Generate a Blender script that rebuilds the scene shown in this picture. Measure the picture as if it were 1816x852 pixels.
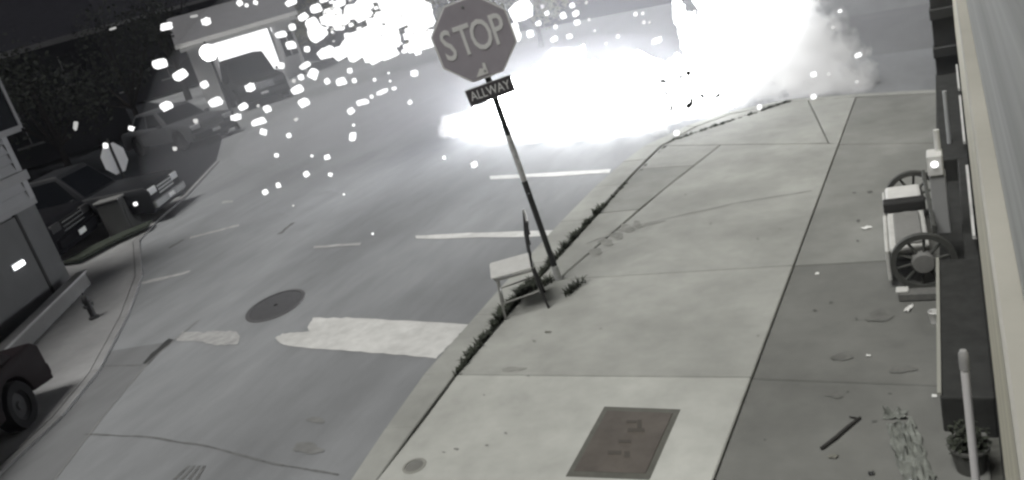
import bpy, bmesh, math, random
from mathutils import Vector, Matrix, noise
R = math.radians
random.seed(7)
S = bpy.context.scene
C = S.collection
for o in list(bpy.data.objects): bpy.data.objects.remove(o)

# ------------------------------------------------------------------ camera
CAM_H = 3.3
YAW, PITCH, ROLL, FPX = 0.53255, -0.32895, -0.28028, 1477.77
PW, PH = 1816.0, 852.0
ROT = Matrix.Rotation(YAW, 3, 'Z') @ Matrix.Rotation(math.pi/2+PITCH, 3, 'X') @ Matrix.Rotation(ROLL, 3, 'Z')
camd = bpy.data.cameras.new('camera'); cam = bpy.data.objects.new('camera', camd); C.objects.link(cam)
cam.matrix_world = Matrix.Translation((0, 0, CAM_H)) @ ROT.to_4x4()
camd.sensor_width = 36; camd.lens = FPX/PW*36
camd.clip_start = 0.05; camd.clip_end = 2000
S.camera = cam
CO = Vector((0, 0, CAM_H))

# ------------------------------------------------------------------ sky, light, exposure
SUN_EL, SUN_AZ = 66, 244          # azimuth the light comes from, degrees from +X
w = bpy.data.worlds.new('World'); S.world = w; w.use_nodes = True
nt = w.node_tree; bg = nt.nodes['Background']
sky = nt.nodes.new('ShaderNodeTexSky'); sky.sky_type = 'NISHITA'; sky.sun_disc = False
sky.sun_elevation = R(SUN_EL); sky.sun_rotation = R(90-SUN_AZ); sky.air_density = 1.0
nt.links.new(sky.outputs[0], bg.inputs[0]); bg.inputs[1].default_value = 0.0003
sd = bpy.data.lights.new('sun', 'SUN'); sd.energy = 3.0; sd.angle = R(24); sd.color = (1.0, 0.985, 0.94)
so = bpy.data.objects.new('sun', sd); C.objects.link(so)
dv = Vector((math.cos(R(SUN_EL))*math.cos(R(SUN_AZ)), math.cos(R(SUN_EL))*math.sin(R(SUN_AZ)), math.sin(R(SUN_EL))))
so.rotation_euler = dv.to_track_quat('Z', 'Y').to_euler(); so.location = (0, 0, 30)
S.view_settings.view_transform = 'Standard'; S.view_settings.look = 'None'
S.view_settings.exposure = 0; S.view_settings.gamma = 1; S.view_settings.use_curve_mapping = False
S.render.engine = 'CYCLES'
cy = S.cycles
cy.use_denoising = True; cy.use_light_tree = False
cy.volume_bounces = 1; cy.max_bounces = 6; cy.transparent_max_bounces = 12
cy.volume_step_rate = 1.5; cy.volume_max_steps = 48
cy.filter_width = 2.6
cy.sample_clamp_indirect = 6

# ------------------------------------------------------------------ pixel helpers (photo pixels -> points of the place)
def ray(u, v): return ROT @ Vector(((u-PW/2)/FPX, -(v-PH/2)/FPX, -1.0))
def at(u, v, z=0.0):
    d = ray(u, v); return CO + d*((z-CAM_H)/d.z)
def aty(u, v, y):
    d = ray(u, v); return CO + d*(y/d.y)
def atd(u, v, dist):
    return CO + ray(u, v).normalized()*dist

# ------------------------------------------------------------------ materials
MATS = {}
def mat(name, col, rough=0.8, metal=0.0, var=0.0, scale=4.0, bump=0.0, bscale=40.0, emit=0.0, ecol=None, spec=0.4, stretch=(1, 1, 1), var2=0.0, scale2=0.6, col2=None):
    if name in MATS: return MATS[name]
    m = bpy.data.materials.new(name); m.use_nodes = True; n = m.node_tree; L = n.links.new
    b = n.nodes['Principled BSDF']
    b.inputs['Roughness'].default_value = rough; b.inputs['Metallic'].default_value = metal
    b.inputs['Specular IOR Level'].default_value = spec
    b.inputs['Base Color'].default_value = (*col, 1)
    if var or var2 or bump:
        tc = n.nodes.new('ShaderNodeTexCoord'); mp = n.nodes.new('ShaderNodeMapping'); mp.inputs['Scale'].default_value = stretch
        geo = n.nodes.new('ShaderNodeNewGeometry')
        L(geo.outputs['Position'], mp.inputs['Vector'])
    last = None
    if var:
        t = n.nodes.new('ShaderNodeTexNoise'); t.inputs['Scale'].default_value = scale; t.inputs['Detail'].default_value = 8; t.inputs['Roughness'].default_value = 0.65
        L(mp.outputs[0], t.inputs['Vector'])
        r = n.nodes.new('ShaderNodeMapRange'); r.inputs['From Min'].default_value = 0.3; r.inputs['From Max'].default_value = 0.7
        r.inputs['To Min'].default_value = 1-var; r.inputs['To Max'].default_value = 1+var
        L(t.outputs['Fac'], r.inputs['Value']); last = r.outputs[0]
    if var2:
        t = n.nodes.new('ShaderNodeTexNoise'); t.inputs['Scale'].default_value = scale2; t.inputs['Detail'].default_value = 4
        L(mp.outputs[0], t.inputs['Vector'])
        r = n.nodes.new('ShaderNodeMapRange'); r.inputs['From Min'].default_value = 0.35; r.inputs['From Max'].default_value = 0.65
        r.inputs['To Min'].default_value = 1-var2; r.inputs['To Max'].default_value = 1+var2
        L(t.outputs['Fac'], r.inputs['Value'])
        if last:
            mm = n.nodes.new('ShaderNodeMath'); mm.operation = 'MULTIPLY'; L(last, mm.inputs[0]); L(r.outputs[0], mm.inputs[1]); last = mm.outputs[0]
        else: last = r.outputs[0]
    if last:
        vm = n.nodes.new('ShaderNodeVectorMath'); vm.operation = 'SCALE'; vm.inputs[0].default_value = col
        L(last, vm.inputs['Scale']); L(vm.outputs[0], b.inputs['Base Color'])
    if bump:
        t = n.nodes.new('ShaderNodeTexNoise'); t.inputs['Scale'].default_value = bscale; t.inputs['Detail'].default_value = 6
        L(mp.outputs[0], t.inputs['Vector'])
        bp = n.nodes.new('ShaderNodeBump'); bp.inputs['Strength'].default_value = bump; bp.inputs['Distance'].default_value = 0.01
        L(t.outputs['Fac'], bp.inputs['Height']); L(bp.outputs[0], b.inputs['Normal'])
    if emit:
        b.inputs['Emission Color'].default_value = (*(ecol or (1, 1, 1)), 1); b.inputs['Emission Strength'].default_value = emit
    MATS[name] = m; return m

ASPH = mat('worn_asphalt', (0.205, 0.212, 0.222), 0.85, var=0.13, scale=2.6, var2=0.17, scale2=0.5, bump=0.3, bscale=60, stretch=(1, 0.30, 1))
ASPH2 = mat('newer_asphalt', (0.150, 0.154, 0.160), 0.85, var=0.10, scale=2.2, var2=0.10, scale2=0.5, bump=0.25, bscale=60, stretch=(1, 0.5, 1))
TAR = mat('dark_tar', (0.035, 0.036, 0.037), 0.7, var=0.25, scale=12)
PAINT = mat('worn_white_paint', (0.52, 0.52, 0.51), 0.7, var=0.14, scale=7, var2=0.1, scale2=2.0)
PAINT2 = mat('faded_white_paint', (0.33, 0.33, 0.33), 0.75, var=0.25, scale=9)
def conc(name, v, tint=(0.985, 1.0, 0.945)):
    return mat(name, tuple(v*t for t in tint), 0.9, var=0.09, scale=5.0, var2=0.15, scale2=0.9, bump=0.25, bscale=90)
SOIL = mat('dark_ground', (0.014, 0.015, 0.017), 0.95, spec=0.0, var=0.3, scale=3)
GRASS = mat('night_grass', (0.035, 0.042, 0.032), 0.95, var=0.4, scale=14)
DARKPAINT = mat('sign_red_night_camera_with_glare', (0.37, 0.345, 0.385), 0.45, var=0.06, scale=8)  # grey of the night camera, lifted further to stand in for lens glare
SIGNWHITE = mat('sign_white', (0.78, 0.78, 0.78), 0.4)
GALV = mat('galvanised_steel', (0.36, 0.37, 0.38), 0.5, metal=0.5, var=0.12, scale=15)
POSTDARK = mat('dark_post_paint', (0.028, 0.030, 0.031), 0.55, var=0.2, scale=20)
POSTLIGHT = mat('worn_bare_post', (0.46, 0.47, 0.47), 0.6, var=0.2, scale=20)
BLACK = mat('black_rubber', (0.010, 0.010, 0.011), 0.9, spec=0.08)
BLACKPAINT = mat('black_car_paint', (0.008, 0.008, 0.010), 0.65, spec=0.05)
CARGREY = mat('dark_grey_car_paint', (0.020, 0.021, 0.024), 0.5, spec=0.15)
CARRED = mat('dark_maroon_car_paint', (0.010, 0.007, 0.008), 0.65, spec=0.05)
CARSILVER = mat('silver_car_paint', (0.055, 0.057, 0.062), 0.5, spec=0.1)
GLASS = mat('dark_car_glass', (0.005, 0.006, 0.008), 0.25, spec=0.15)
CHROME = mat('chrome', (0.60, 0.61, 0.62), 0.25, metal=0.8)
RIM = mat('wheel_alloy', (0.020, 0.020, 0.022), 0.6, spec=0.1)
LENS = mat('clear_lamp_lens', (0.62, 0.63, 0.65), 0.25)
REDLENS = mat('red_lamp_lens', (0.12, 0.030, 0.036), 0.35)

# ------------------------------------------------------------------ mesh helpers
class MB:
    def __init__(s): s.v = []; s.f = []
    def quad(s, a, b, c, d): s.poly((a, b, c, d))
    def poly(s, ps):
        n = len(s.v); s.v += [tuple(p) for p in ps]; s.f.append(tuple(range(n, n+len(ps)))); return s
    def add(s, vs, fs):
        n = len(s.v); s.v += [tuple(v) for v in vs]; s.f += [tuple(i+n for i in f) for f in fs]; return s
    def box(s, c, sz, M=None):
        cx, cyy, cz = c; x, y, z = [q/2 for q in sz]
        vs = [Vector((sx*x, sy*y, sz_*z)) for sx in (-1, 1) for sy in (-1, 1) for sz_ in (-1, 1)]
        if M is not None: vs = [M @ v for v in vs]
        vs = [v+Vector(c) for v in vs]
        return s.add(vs, [(0, 1, 3, 2), (4, 6, 7, 5), (0, 4, 5, 1), (2, 3, 7, 6), (0, 2, 6, 4), (1, 5, 7, 3)])
    def prism(s, pts, z0, z1):
        n = len(pts); vs = [(p[0], p[1], z0) for p in pts]+[(p[0], p[1], z1) for p in pts]
        fs = [tuple(range(n-1, -1, -1)), tuple(range(n, 2*n))]+[(i, (i+1) % n, n+(i+1) % n, n+i) for i in range(n)]
        return s.add(vs, fs)
    def bar(s, a, b, wx, wy, up=(0, 0, 1)):
        a = Vector(a); b = Vector(b); d = (b-a).normalized(); up = Vector(up)
        if abs(d.dot(up)) > 0.98: up = Vector((0, 1, 0))
        x = d.cross(up).normalized(); y = x.cross(d)
        vs = [p+x*sx*wx/2+y*sy*wy/2 for p in (a, b) for sx, sy in ((-1, -1), (1, -1), (1, 1), (-1, 1))]
        return s.add(vs, [(3, 2, 1, 0), (4, 5, 6, 7)]+[(i, (i+1) % 4, 4+(i+1) % 4, 4+i) for i in range(4)])
    def tube(s, path, r, n=10, cap=True):
        path = [Vector(p) for p in path]; rs = r if isinstance(r, (list, tuple)) else [r]*len(path)
        ref = Vector((0.31, 0.17, 0.93)); base = len(s.v)
        for i, p in enumerate(path):
            d = (path[min(i+1, len(path)-1)]-path[max(i-1, 0)]).normalized()
            if abs(d.dot(ref)) > 0.95: ref = Vector((0.9, 0.2, 0.1))
            x = d.cross(ref).normalized(); y = d.cross(x)
            s.v += [tuple(p+(x*math.cos(2*math.pi*k/n)+y*math.sin(2*math.pi*k/n))*rs[i]) for k in range(n)]
        for i in range(len(path)-1):
            for k in range(n):
                a = base+i*n+k; b = base+i*n+(k+1) % n; s.f.append((a, b, b+n, a+n))
        if cap:
            s.f.append(tuple(base+k for k in range(n-1, -1, -1))); s.f.append(tuple(base+(len(path)-1)*n+k for k in range(n)))
        return s
    def lathe(s, prof, n=24, M=None, closed=False):
        M = M or Matrix.Identity(4); base = len(s.v); m = len(prof)
        for k in range(n):
            a = 2*math.pi*k/n
            s.v += [tuple(M @ Vector((r*math.cos(a), r*math.sin(a), z))) for r, z in prof]
        for k in range(n):
            k2 = (k+1) % n
            for i in range(m if closed else m-1):
                j = (i+1) % m
                s.f.append((base+k*m+i, base+k2*m+i, base+k2*m+j, base+k*m+j))
        return s
    def mesh(s, name, m, smooth=False, bevel=0.0, seg=2):
        me = bpy.data.meshes.new(name); me.from_pydata([tuple(v) for v in s.v], [], s.f); me.validate()
        bm = bmesh.new(); bm.from_mesh(me)
        bmesh.ops.remove_doubles(bm, verts=bm.verts, dist=1e-5)
        bmesh.ops.recalc_face_normals(bm, faces=bm.faces)
        if bevel: bmesh.ops.bevel(bm, geom=[e for e in bm.edges if e.is_manifold and e.calc_face_angle(0) > 0.3], offset=bevel, segments=seg, affect='EDGES', profile=0.5, clamp_overlap=True)
        bm.to_mesh(me); bm.free()
        if smooth:
            for p in me.polygons: p.use_smooth = True
            try: me.set_sharp_from_angle(angle=R(40))
            except Exception: pass
        if m: me.materials.append(m)
        return me
    def build(s, name, m, parent=None, **k):
        o = bpy.data.objects.new(name, s.mesh(name, m, **k)); C.objects.link(o)
        if parent: o.parent = parent
        return o
def tag(o, label, cat, group=None):
    o['label'] = label; o['category'] = cat
    if group: o['group'] = group
    return o
def struct(o): o['kind'] = 'structure'; return o
def empty(name, loc=(0, 0, 0), rz=0.0):
    o = bpy.data.objects.new(name, None); C.objects.link(o); o.location = loc; o.rotation_euler = (0, 0, rz); o.empty_display_size = 0.2; return o
def copy_tree(o, parent=None):
    c = o.copy(); C.objects.link(c); c.parent = parent
    for ch in list(o.children): copy_tree(ch, c)
    return c
def share(name, me, parent, M):
    o = bpy.data.objects.new(name, me); C.objects.link(o); o.parent = parent; o.matrix_local = M; return o
def text_mesh(name, txt, size, m, depth=0.003, xs=1.0, bold=0.0):
    cu = bpy.data.curves.new(name, 'FONT'); cu.body = txt; cu.size = size; cu.align_x = 'CENTER'; cu.align_y = 'CENTER'; cu.extrude = depth; cu.offset = bold
    cu.resolution_u = 3
    o = bpy.data.objects.new(name, cu); C.objects.link(o)
    me = bpy.data.meshes.new_from_object(o.evaluated_get(bpy.context.evaluated_depsgraph_get()))
    bpy.data.objects.remove(o); me.transform(Matrix.Diagonal((xs, 1, 1, 1))); me.materials.clear(); me.materials.append(m); me.name = name
    return me
def part(name, me, parent, M=None):
    o = bpy.data.objects.new(name, me); C.objects.link(o); o.parent = parent
    if M is not None: o.matrix_local = M
    return o

# ================================================================== GROUND, ROAD
RZ = -0.12                                                   # road level below the pavement
g = MB(); g.prism([(-600, -600), (600, -600), (600, 600), (-600, 600)], -0.6, RZ-0.03)
struct(g.build('ground', SOIL))
# road surface: our street widening into the crossing, cross street running along X
FAR = [(-7.6, -4), (-8.35, 3.0), (-8.9, 4.55), (-9.46, 5.48), (-10.75, 7.0), (-12.2, 8.5), (-14.4, 10.3), (-15.3, 11.6), (-16.2, 13.3), (-18.4, 16.6), (-21.5, 20.0), (-26, 24.4), (-34, 31), (-60, 48)]
road_poly = [(p[0], p[1]) for p in FAR]+[(-60, 60), (-28, 37), (-14, 31.5), (-6, 29.5), (14, 25), (60, 16), (60, 2), (1.5, 2), (1.5, -4)]
r = MB(); r.prism(road_poly, RZ-0.3, RZ)
road = struct(r.build('road', ASPH))
def patch(name, pts, m, z=RZ+0.004, parent=road, px=True):
    ps = [at(u, v, z) for u, v in pts] if px else [Vector((p[0], p[1], z)) for p in pts]
    b = MB(); b.poly([(p.x, p.y, z) for p in ps])
    return b.build(name, m, parent)
# newer asphalt band of the cross street and a darker lane near the camera, its tone partly painting light falloff
patch('asphalt_patch', [(-7, 17.2), (14, 12.0), (14, 16.6), (-3, 20.4)], ASPH2, px=False)
patch('asphalt_lane', [(302, 606), (262, 643), (178, 745), (95, 852), (-100, 1010), (-120, 880), (0, 822), (90, 728), (160, 645), (200, 622)], mat('lane_asphalt_with_falloff', (0.152, 0.156, 0.162), 0.9, var=0.12, scale=2.6, var2=0.15, scale2=0.5, bump=0.3, bscale=60, stretch=(1, 0.3, 1)), z=RZ+0.0025)
# painted lines
def ragged(pts, n=6, amp=0.02, seed=0):
    rnd = random.Random(seed); out = []
    for i, p in enumerate(pts):
        q = pts[(i+1) % len(pts)]
        for k in range(n):
            t = k/n; out.append((p[0]+(q[0]-p[0])*t+rnd.uniform(-amp, amp), p[1]+(q[1]-p[1])*t+rnd.uniform(-amp, amp)))
    return out
patch('stop_line', ragged([(832, 575), (803, 606), (774, 636), (640, 624), (520, 615), (498, 610), (487, 600), (500, 592), (550, 588), (545, 582), (556, 564), (640, 564)], 7, 1.3, 1), PAINT)
patch('stop_line', ragged([(312, 604), (324, 588), (362, 590), (380, 586), (420, 588), (426, 598), (420, 611), (378, 613), (356, 605)], 6, 1.3, 2), PAINT2)
patch('crosswalk_line', ragged([(1084, 300), (1080, 307), (870, 319), (868, 313)], 6, 0.8, 3), PAINT)
patch('crosswalk_line', ragged([(982, 409), (974, 419), (738, 424), (736, 418), (850, 413)], 6, 0.9, 4), PAINT)
patch('crosswalk_line', ragged([(640, 430), (638, 435), (556, 441), (556, 437)], 4, 0.8, 5), PAINT2)
patch('crosswalk_line', ragged([(424, 397), (424, 401), (336, 424), (338, 420)], 5, 0.7, 6), PAINT2)
patch('crosswalk_line', ragged([(338, 480), (336, 484), (252, 505), (250, 501)], 5, 0.8, 7), PAINT2)
patch('crosswalk_line', ragged([(412, 355), (414, 359), (394, 361), (394, 357)], 3, 0.5, 8), PAINT2)
# tar seams
patch('tar_seam', ragged([(300, 600), (307, 603), (262, 647), (252, 645), (268, 628)], 3, 0.8, 9), TAR)
patch('tar_seam', ragged([(214, 543), (220, 545), (190, 571), (184, 570)], 3, 0.6, 10), TAR)
CRK = mat('road_crack', (0.125, 0.127, 0.128), 0.9, var=0.3, scale=10)
def crack(name, pts, wd, z, parent, m=CRK, seed=0, sub=5, amp=0.6):
    rnd = random.Random(seed); P = []
    for i in range(len(pts)-1):
        for k in range(sub):
            t = k/sub; P.append((pts[i][0]+(pts[i+1][0]-pts[i][0])*t+rnd.uniform(-amp, amp), pts[i][1]+(pts[i+1][1]-pts[i][1])*t+rnd.uniform(-amp, amp)))
    P.append(pts[-1]); W = [at(u, v, z) for u, v in P]; b = MB()
    for i in range(len(W)-1):
        d = (W[i+1]-W[i]); nn = Vector((-d.y, d.x, 0)).normalized()
        w0 = wd*rnd.uniform(0.6, 1.3); 
        b.quad(W[i]-nn*w0/2, W[i+1]-nn*w0/2, W[i+1]+nn*w0/2, W[i]+nn*w0/2)
    return b.build(name, m, parent)
crack('road_crack', [(150, 770), (260, 775), (370, 792), (480, 822), (600, 842)], 0.022, RZ+0.004, road, seed=1)
crack('road_crack', [(150, 650), (250, 648)], 0.03, RZ+0.004, road, seed=2)
crack('road_seam', [(352, 568), (262, 643), (178, 745), (97, 850)], 0.018, RZ+0.0045, road, m=mat('pale_seam', (0.21, 0.21, 0.21), 0.9), seed=3)
crack('road_seam', [(240, 500), (205, 540), (120, 612)], 0.05, RZ+0.0045, road, m=mat('pale_seam', (0.21, 0.21, 0.21), 0.9), seed=4)
crack('road_crack', [(495, 415), (520, 395)], 0.09, RZ+0.004, road, seed=5)
crack('road_crack', [(300, 440), (325, 425)], 0.09, RZ+0.004, road, seed=6)
OIL = mat('oil_stain', (0.155, 0.157, 0.156), 0.8, var=0.25, scale=5)
def blot(name, u, v, rx, ry, m, z, parent, seed=0, n=22):
    rnd = random.Random(seed); ph = [rnd.uniform(0, 6.3) for _ in range(4)]
    pts = []
    for k in range(n):
        a = 2*math.pi*k/n; q = 1+0.16*math.sin(2*a+ph[0])+0.12*math.sin(3*a+ph[1])+0.1*math.sin(5*a+ph[2])
        pts.append((u+rx*q*math.cos(a), v+ry*q*math.sin(a)))
    return patch(name, pts, m, z=z, parent=parent)
blot('oil_stain', 560, 745, 14, 6, OIL, RZ+0.005, road, 1)
blot('oil_stain', 545, 795, 26, 10, OIL, RZ+0.005, road, 2)
for k in range(4):
    patch('skid_mark', [(305+k*13, 851), (312+k*13, 851), (338+k*9, 826), (333+k*9, 826)], CRK)

# ================================================================== NEAR PAVEMENT (slabs) AND KERB
sw = MB(); sw.prism([(-4.0, -2), (1.4, -2), (1.4, 11.6), (-0.2, 12.2), (-2.3, 12.9), (-3.1, 12.6), (-3.8, 11.7), (-4.0, 10.5)], -0.35, -0.035)
pav = struct(sw.build('sidewalk', mat('joint_dirt', (0.085, 0.086, 0.078), 0.95, var=0.3, scale=20)))
def slab(pts, m, dz=0.0, gap=0.0075):
    ps = [Vector((p[0], p[1], 0)) for p in pts]; c = sum(ps, Vector())/len(ps); n = len(ps); out = []
    area = sum(ps[i].x*ps[(i+1) % n].y-ps[(i+1) % n].x*ps[i].y for i in range(n))
    if area < 0: ps.reverse()
    for i in range(n):                                         # inset by gap
        a, b, d = ps[i-1], ps[i], ps[(i+1) % n]
        e1 = (b-a).normalized(); e2 = (d-b).normalized(); n1 = Vector((-e1.y, e1.x, 0)); n2 = Vector((-e2.y, e2.x, 0))
        q = (n1+n2); q = q/max(q.length_squared/2, 0.3); out.append(b+q*gap)
    b = MB(); b.prism([(p.x, p.y) for p in out], -0.09, 0.0+dz)
    return b.build('slab', m, pav, bevel=0.008, seg=1)
def jx(y): return -1.49+(y-4.0)*0.0255
CA1, CA2, CA3 = conc('new_pale_concrete', 0.40), conc('concrete', 0.315), conc('concrete_far', 0.30)
CB1, CB2, CB3 = conc('wallside_falloff_concrete', 0.155), conc('wallside_falloff_concrete_mid', 0.150), conc('wallside_falloff_concrete_far', 0.215)  # wall-side slabs toned darker to stand in for light falling off
CS1, CS2 = conc('verge_concrete', 0.29), conc('dark_repair_concrete', 0.235)
slab([(-3.82, 1.2), (jx(1.2), 1.2), (jx(5.2), 5.22), (-4.02, 5.27), (-3.96, 4.5)], CA1, 0.002)
slab([(-4.02, 5.27), (jx(5.2), 5.22), (jx(7.08), 7.08), (-3.78, 7.10), (-4.03, 7.10)], CA2)
slab([(-3.78, 7.10), (jx(7.08), 7.08), (jx(10.55), 10.55), (-2.93, 11.18), (-3.32, 9.55)], CA3)
slab([(-4.03, 7.10), (-3.78, 7.10), (-3.45, 8.95), (-3.98, 8.95)], CS1)
slab([(-3.98, 8.95), (-3.45, 8.95), (-3.32, 9.55), (-3.12, 10.4), (-3.95, 10.55)], CS2)
slab([(-3.95, 10.55), (-3.12, 10.4), (-2.93, 11.18), (-3.88, 11.55)], CS1)
slab([(-3.88, 11.55), (-2.93, 11.18), (-1.45, 10.62), (-1.96, 12.9), (-2.3, 12.97), (-3.1, 12.78), (-3.55, 12.35)], CA3)
slab([(-1.45, 10.62), (jx(10.55), 10.55), (jx(12.5), 12.67), (-1.96, 12.9)], CA3, -0.002)
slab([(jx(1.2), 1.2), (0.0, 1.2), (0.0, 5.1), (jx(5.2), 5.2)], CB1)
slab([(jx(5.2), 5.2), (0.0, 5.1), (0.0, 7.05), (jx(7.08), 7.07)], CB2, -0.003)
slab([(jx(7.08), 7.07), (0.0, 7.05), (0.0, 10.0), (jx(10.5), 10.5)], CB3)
slab([(jx(10.5), 10.5), (0.0, 10.0), (0.0, 12.15), (jx(12.5), 12.62)], conc('corner_concrete', 0.20), 0.002)
crack('pavement_line', [(1082, 412), (1180, 388), (1300, 362), (1440, 338)], 0.016, 0.004, pav, m=mat('hair', (0.20, 0.20, 0.19), 0.9), seed=11)  # thin darker lines across the slabs
crack('pavement_line', [(1040, 432), (1110, 408), (1180, 392)], 0.02, 0.004, pav, m=mat('hair', (0.20, 0.20, 0.19), 0.9), seed=12)
STAIN = mat('pavement_stain', (0.235, 0.237, 0.222), 0.9, var=0.25, scale=8)
for k, (u, v, a, b_) in enumerate([(1075, 430, 14, 6), (1095, 418, 10, 7), (1112, 405, 12, 7), (1130, 398, 8, 6), (1056, 446, 14, 5)]):
    blot('stain', u, v, a, b_, STAIN, 0.0035+0.0005*k, pav, 20+k)
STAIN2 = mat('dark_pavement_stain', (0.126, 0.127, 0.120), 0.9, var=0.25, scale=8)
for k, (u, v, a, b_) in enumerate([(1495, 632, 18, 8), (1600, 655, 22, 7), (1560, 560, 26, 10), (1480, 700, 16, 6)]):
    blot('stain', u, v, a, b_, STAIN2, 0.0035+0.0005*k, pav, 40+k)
blot('stain', 910, 655, 22, 4, STAIN, 0.0035, pav, 50)
rg = random.Random(77)
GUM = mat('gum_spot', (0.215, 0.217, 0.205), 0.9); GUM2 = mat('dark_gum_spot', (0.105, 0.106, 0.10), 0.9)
for k in range(26):
    v_ = rg.uniform(300, 830); xl = 1110-(v_-330)*0.9 if v_ < 660 else 830-(v_-660)*0.8; u_ = rg.uniform(max(xl+40, 720), 1620)
    if 1000 < u_ < 1215 and v_ > 715: continue
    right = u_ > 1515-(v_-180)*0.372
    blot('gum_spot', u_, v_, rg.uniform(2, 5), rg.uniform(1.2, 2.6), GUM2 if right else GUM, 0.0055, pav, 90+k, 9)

# kerb stones along the back line, dropping to the road
KB = [(-3.82, 1.2), (-3.86, 3.2), (-3.98, 4.5), (-4.04, 5.3), (-4.05, 6.4), (-4.05, 7.6), (-4.03, 8.8), (-4.0, 10.0), (-3.95, 11.0), (-3.90, 11.6), (-3.57, 12.37), (-3.1, 12.80), (-2.3, 12.99), (-1.3, 12.70), (-0.2, 12.25), (1.4, 11.6)]
KW = [0.16, 0.20, 0.30, 0.35, 0.37, 0.40, 0.42, 0.42, 0.38, 0.33, 0.22, 0.18, 0.16, 0.15, 0.15, 0.15]
kr = struct(empty('kerb', (0, 0, 0)))
KC = conc('kerb_concrete', 0.31); KC2 = conc('kerb_concrete_worn', 0.295)
def knorm(i):
    a = Vector((*KB[max(i-1, 0)], 0)); b = Vector((*KB[min(i+1, len(KB)-1)], 0)); d = (b-a).normalized(); return Vector((-d.y, d.x, 0))
for i in range(len(KB)-1):
    a = Vector((*KB[i], 0)); b = Vector((*KB[i+1], 0)); d = (b-a).normalized()*0.0012
    na, nb = knorm(i)*KW[i], knorm(i+1)*KW[i+1]; ga, gb = knorm(i)*0.02, knorm(i+1)*0.02
    k = MB(); k.prism([(p.x, p.y) for p in (a+d+ga, b-d+gb, b-d+nb, a+d+na)], -0.4, -0.006+random.uniform(-0.003, 0.003))
    k.build('kerb_stone', random.choice((KC, KC, KC2)), kr, bevel=0.008, seg=1)

# weeds growing along the crack behind the kerb and round the post foot; dense corner run stands in for a shadow line
def weeds(name, spots, label, m, seed):
    rnd = random.Random(seed); b = MB()
    for (u, v, dens, hh, sp) in spots:
        p0 = at(u, v, 0)
        for k in range(dens):
            p = p0+Vector((rnd.gauss(0, sp*0.5), rnd.gauss(0, sp), 0)); p.z = -0.02
            a = rnd.uniform(0, 6.28); L = hh*rnd.uniform(0.4, 1.2); wd = rnd.uniform(0.004, 0.010)
            t = Vector((math.cos(a), math.sin(a), 0)); s_ = Vector((-t.y, t.x, 0))*wd
            q = p+t*L*0.35+Vector((0, 0, L*0.7)); e = p+t*L*0.8+Vector((0, 0, L*rnd.uniform(0.7, 1.0)))
            b.poly((p-s_, p+s_, q+s_*0.9)); b.poly((p-s_, q+s_*0.9, q-s_*0.9)); b.poly((q-s_*0.9, q+s_*0.9, e))
    o = b.build(name, m); o['kind'] = 'stuff'; tag(o, label, 'weeds'); return o
WEED = mat('night_weed', (0.040, 0.046, 0.034), 0.9, var=0.4, scale=30)
sp = []
for (u0, v0, u1, v1, n, d, hh) in [(812, 660, 878, 575, 16, 34, 0.06), (878, 575, 960, 485, 18, 60, 0.09), (960, 485, 1000, 440, 7, 30, 0.07), (1000, 440, 1075, 362, 16, 50, 0.075), (1075, 362, 1190, 250, 14, 14, 0.04), (1190, 250, 1400, 180, 60, 26, 0.045)]:
    for k in range(n):
        t = (k+0.5)/n; q_ = random.choice((0.25, 0.5, 0.8, 1.1, 1.5)); sp.append((u0+(u1-u0)*t, v0+(v1-v0)*t, int(d*q_), hh*(0.45+0.5*q_), 0.03))
for u, v in [(1018, 512), (1010, 520), (1024, 508), (975, 500), (965, 505), (930, 515), (938, 505), (948, 512)]: sp.append((u, v, 45, 0.09, 0.04))
weeds('weeds', sp, 'low dark weeds growing in the crack behind the kerb', WEED, 3)

# ---- covers set in the ground
m0 = at(489, 542, RZ)
mh = empty('manhole_cover', (m0.x, m0.y, RZ))
IRON = mat('cast_iron', (0.088, 0.088, 0.094), 0.65, metal=0.3, var=0.15, scale=20, bump=0.4, bscale=120)
MB().lathe([(0.0, 0.006), (0.43, 0.006), (0.44, 0.004), (0.44, -0.03)], 40).build('lid', IRON, mh, smooth=True)
MB().lathe([(0.445, -0.03), (0.445, 0.008), (0.50, 0.008), (0.515, -0.03)], 40).build('ring', mat('iron_ring', (0.11, 0.11, 0.115), 0.6, metal=0.3), mh, smooth=True)
MB().lathe([(0.0, 0.006), (0.03, 0.007), (0.035, 0.006)], 12).build('pick_hole', BLACK, mh)
mh.scale = (0.78, 0.95, 1); mh.rotation_euler = (0, 0, YAW)
tag(mh, 'round dark iron manhole cover in the road beyond the stop line', 'manhole cover')
cv = [at(1072, 722), at(1207, 727), at(1152, 852), at(1003, 846)]
cc = sum(cv, Vector())/4
uc = empty('utility_cover', (cc.x, cc.y, 0))
def inset(k): return [((p-cc).x*k, (p-cc).y*k) for p in cv]
RUST = mat('rusty_plate', (0.098, 0.086, 0.076), 0.75, metal=0.15, var=0.16, scale=6, var2=0.15, scale2=2.5, bump=0.3, bscale=150)
RUST2 = mat('rusty_frame', (0.108, 0.108, 0.096), 0.75, metal=0.15, var=0.15, scale=9)
MB().prism(inset(1.0), -0.05, 0.006).build('frame', RUST2, uc, bevel=0.003, seg=1)
MB().prism(inset(0.86), -0.04, 0.011).build('lid', RUST, uc, bevel=0.003, seg=1)
DK = mat('plate_recess', (0.066, 0.060, 0.052), 0.8)
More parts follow.
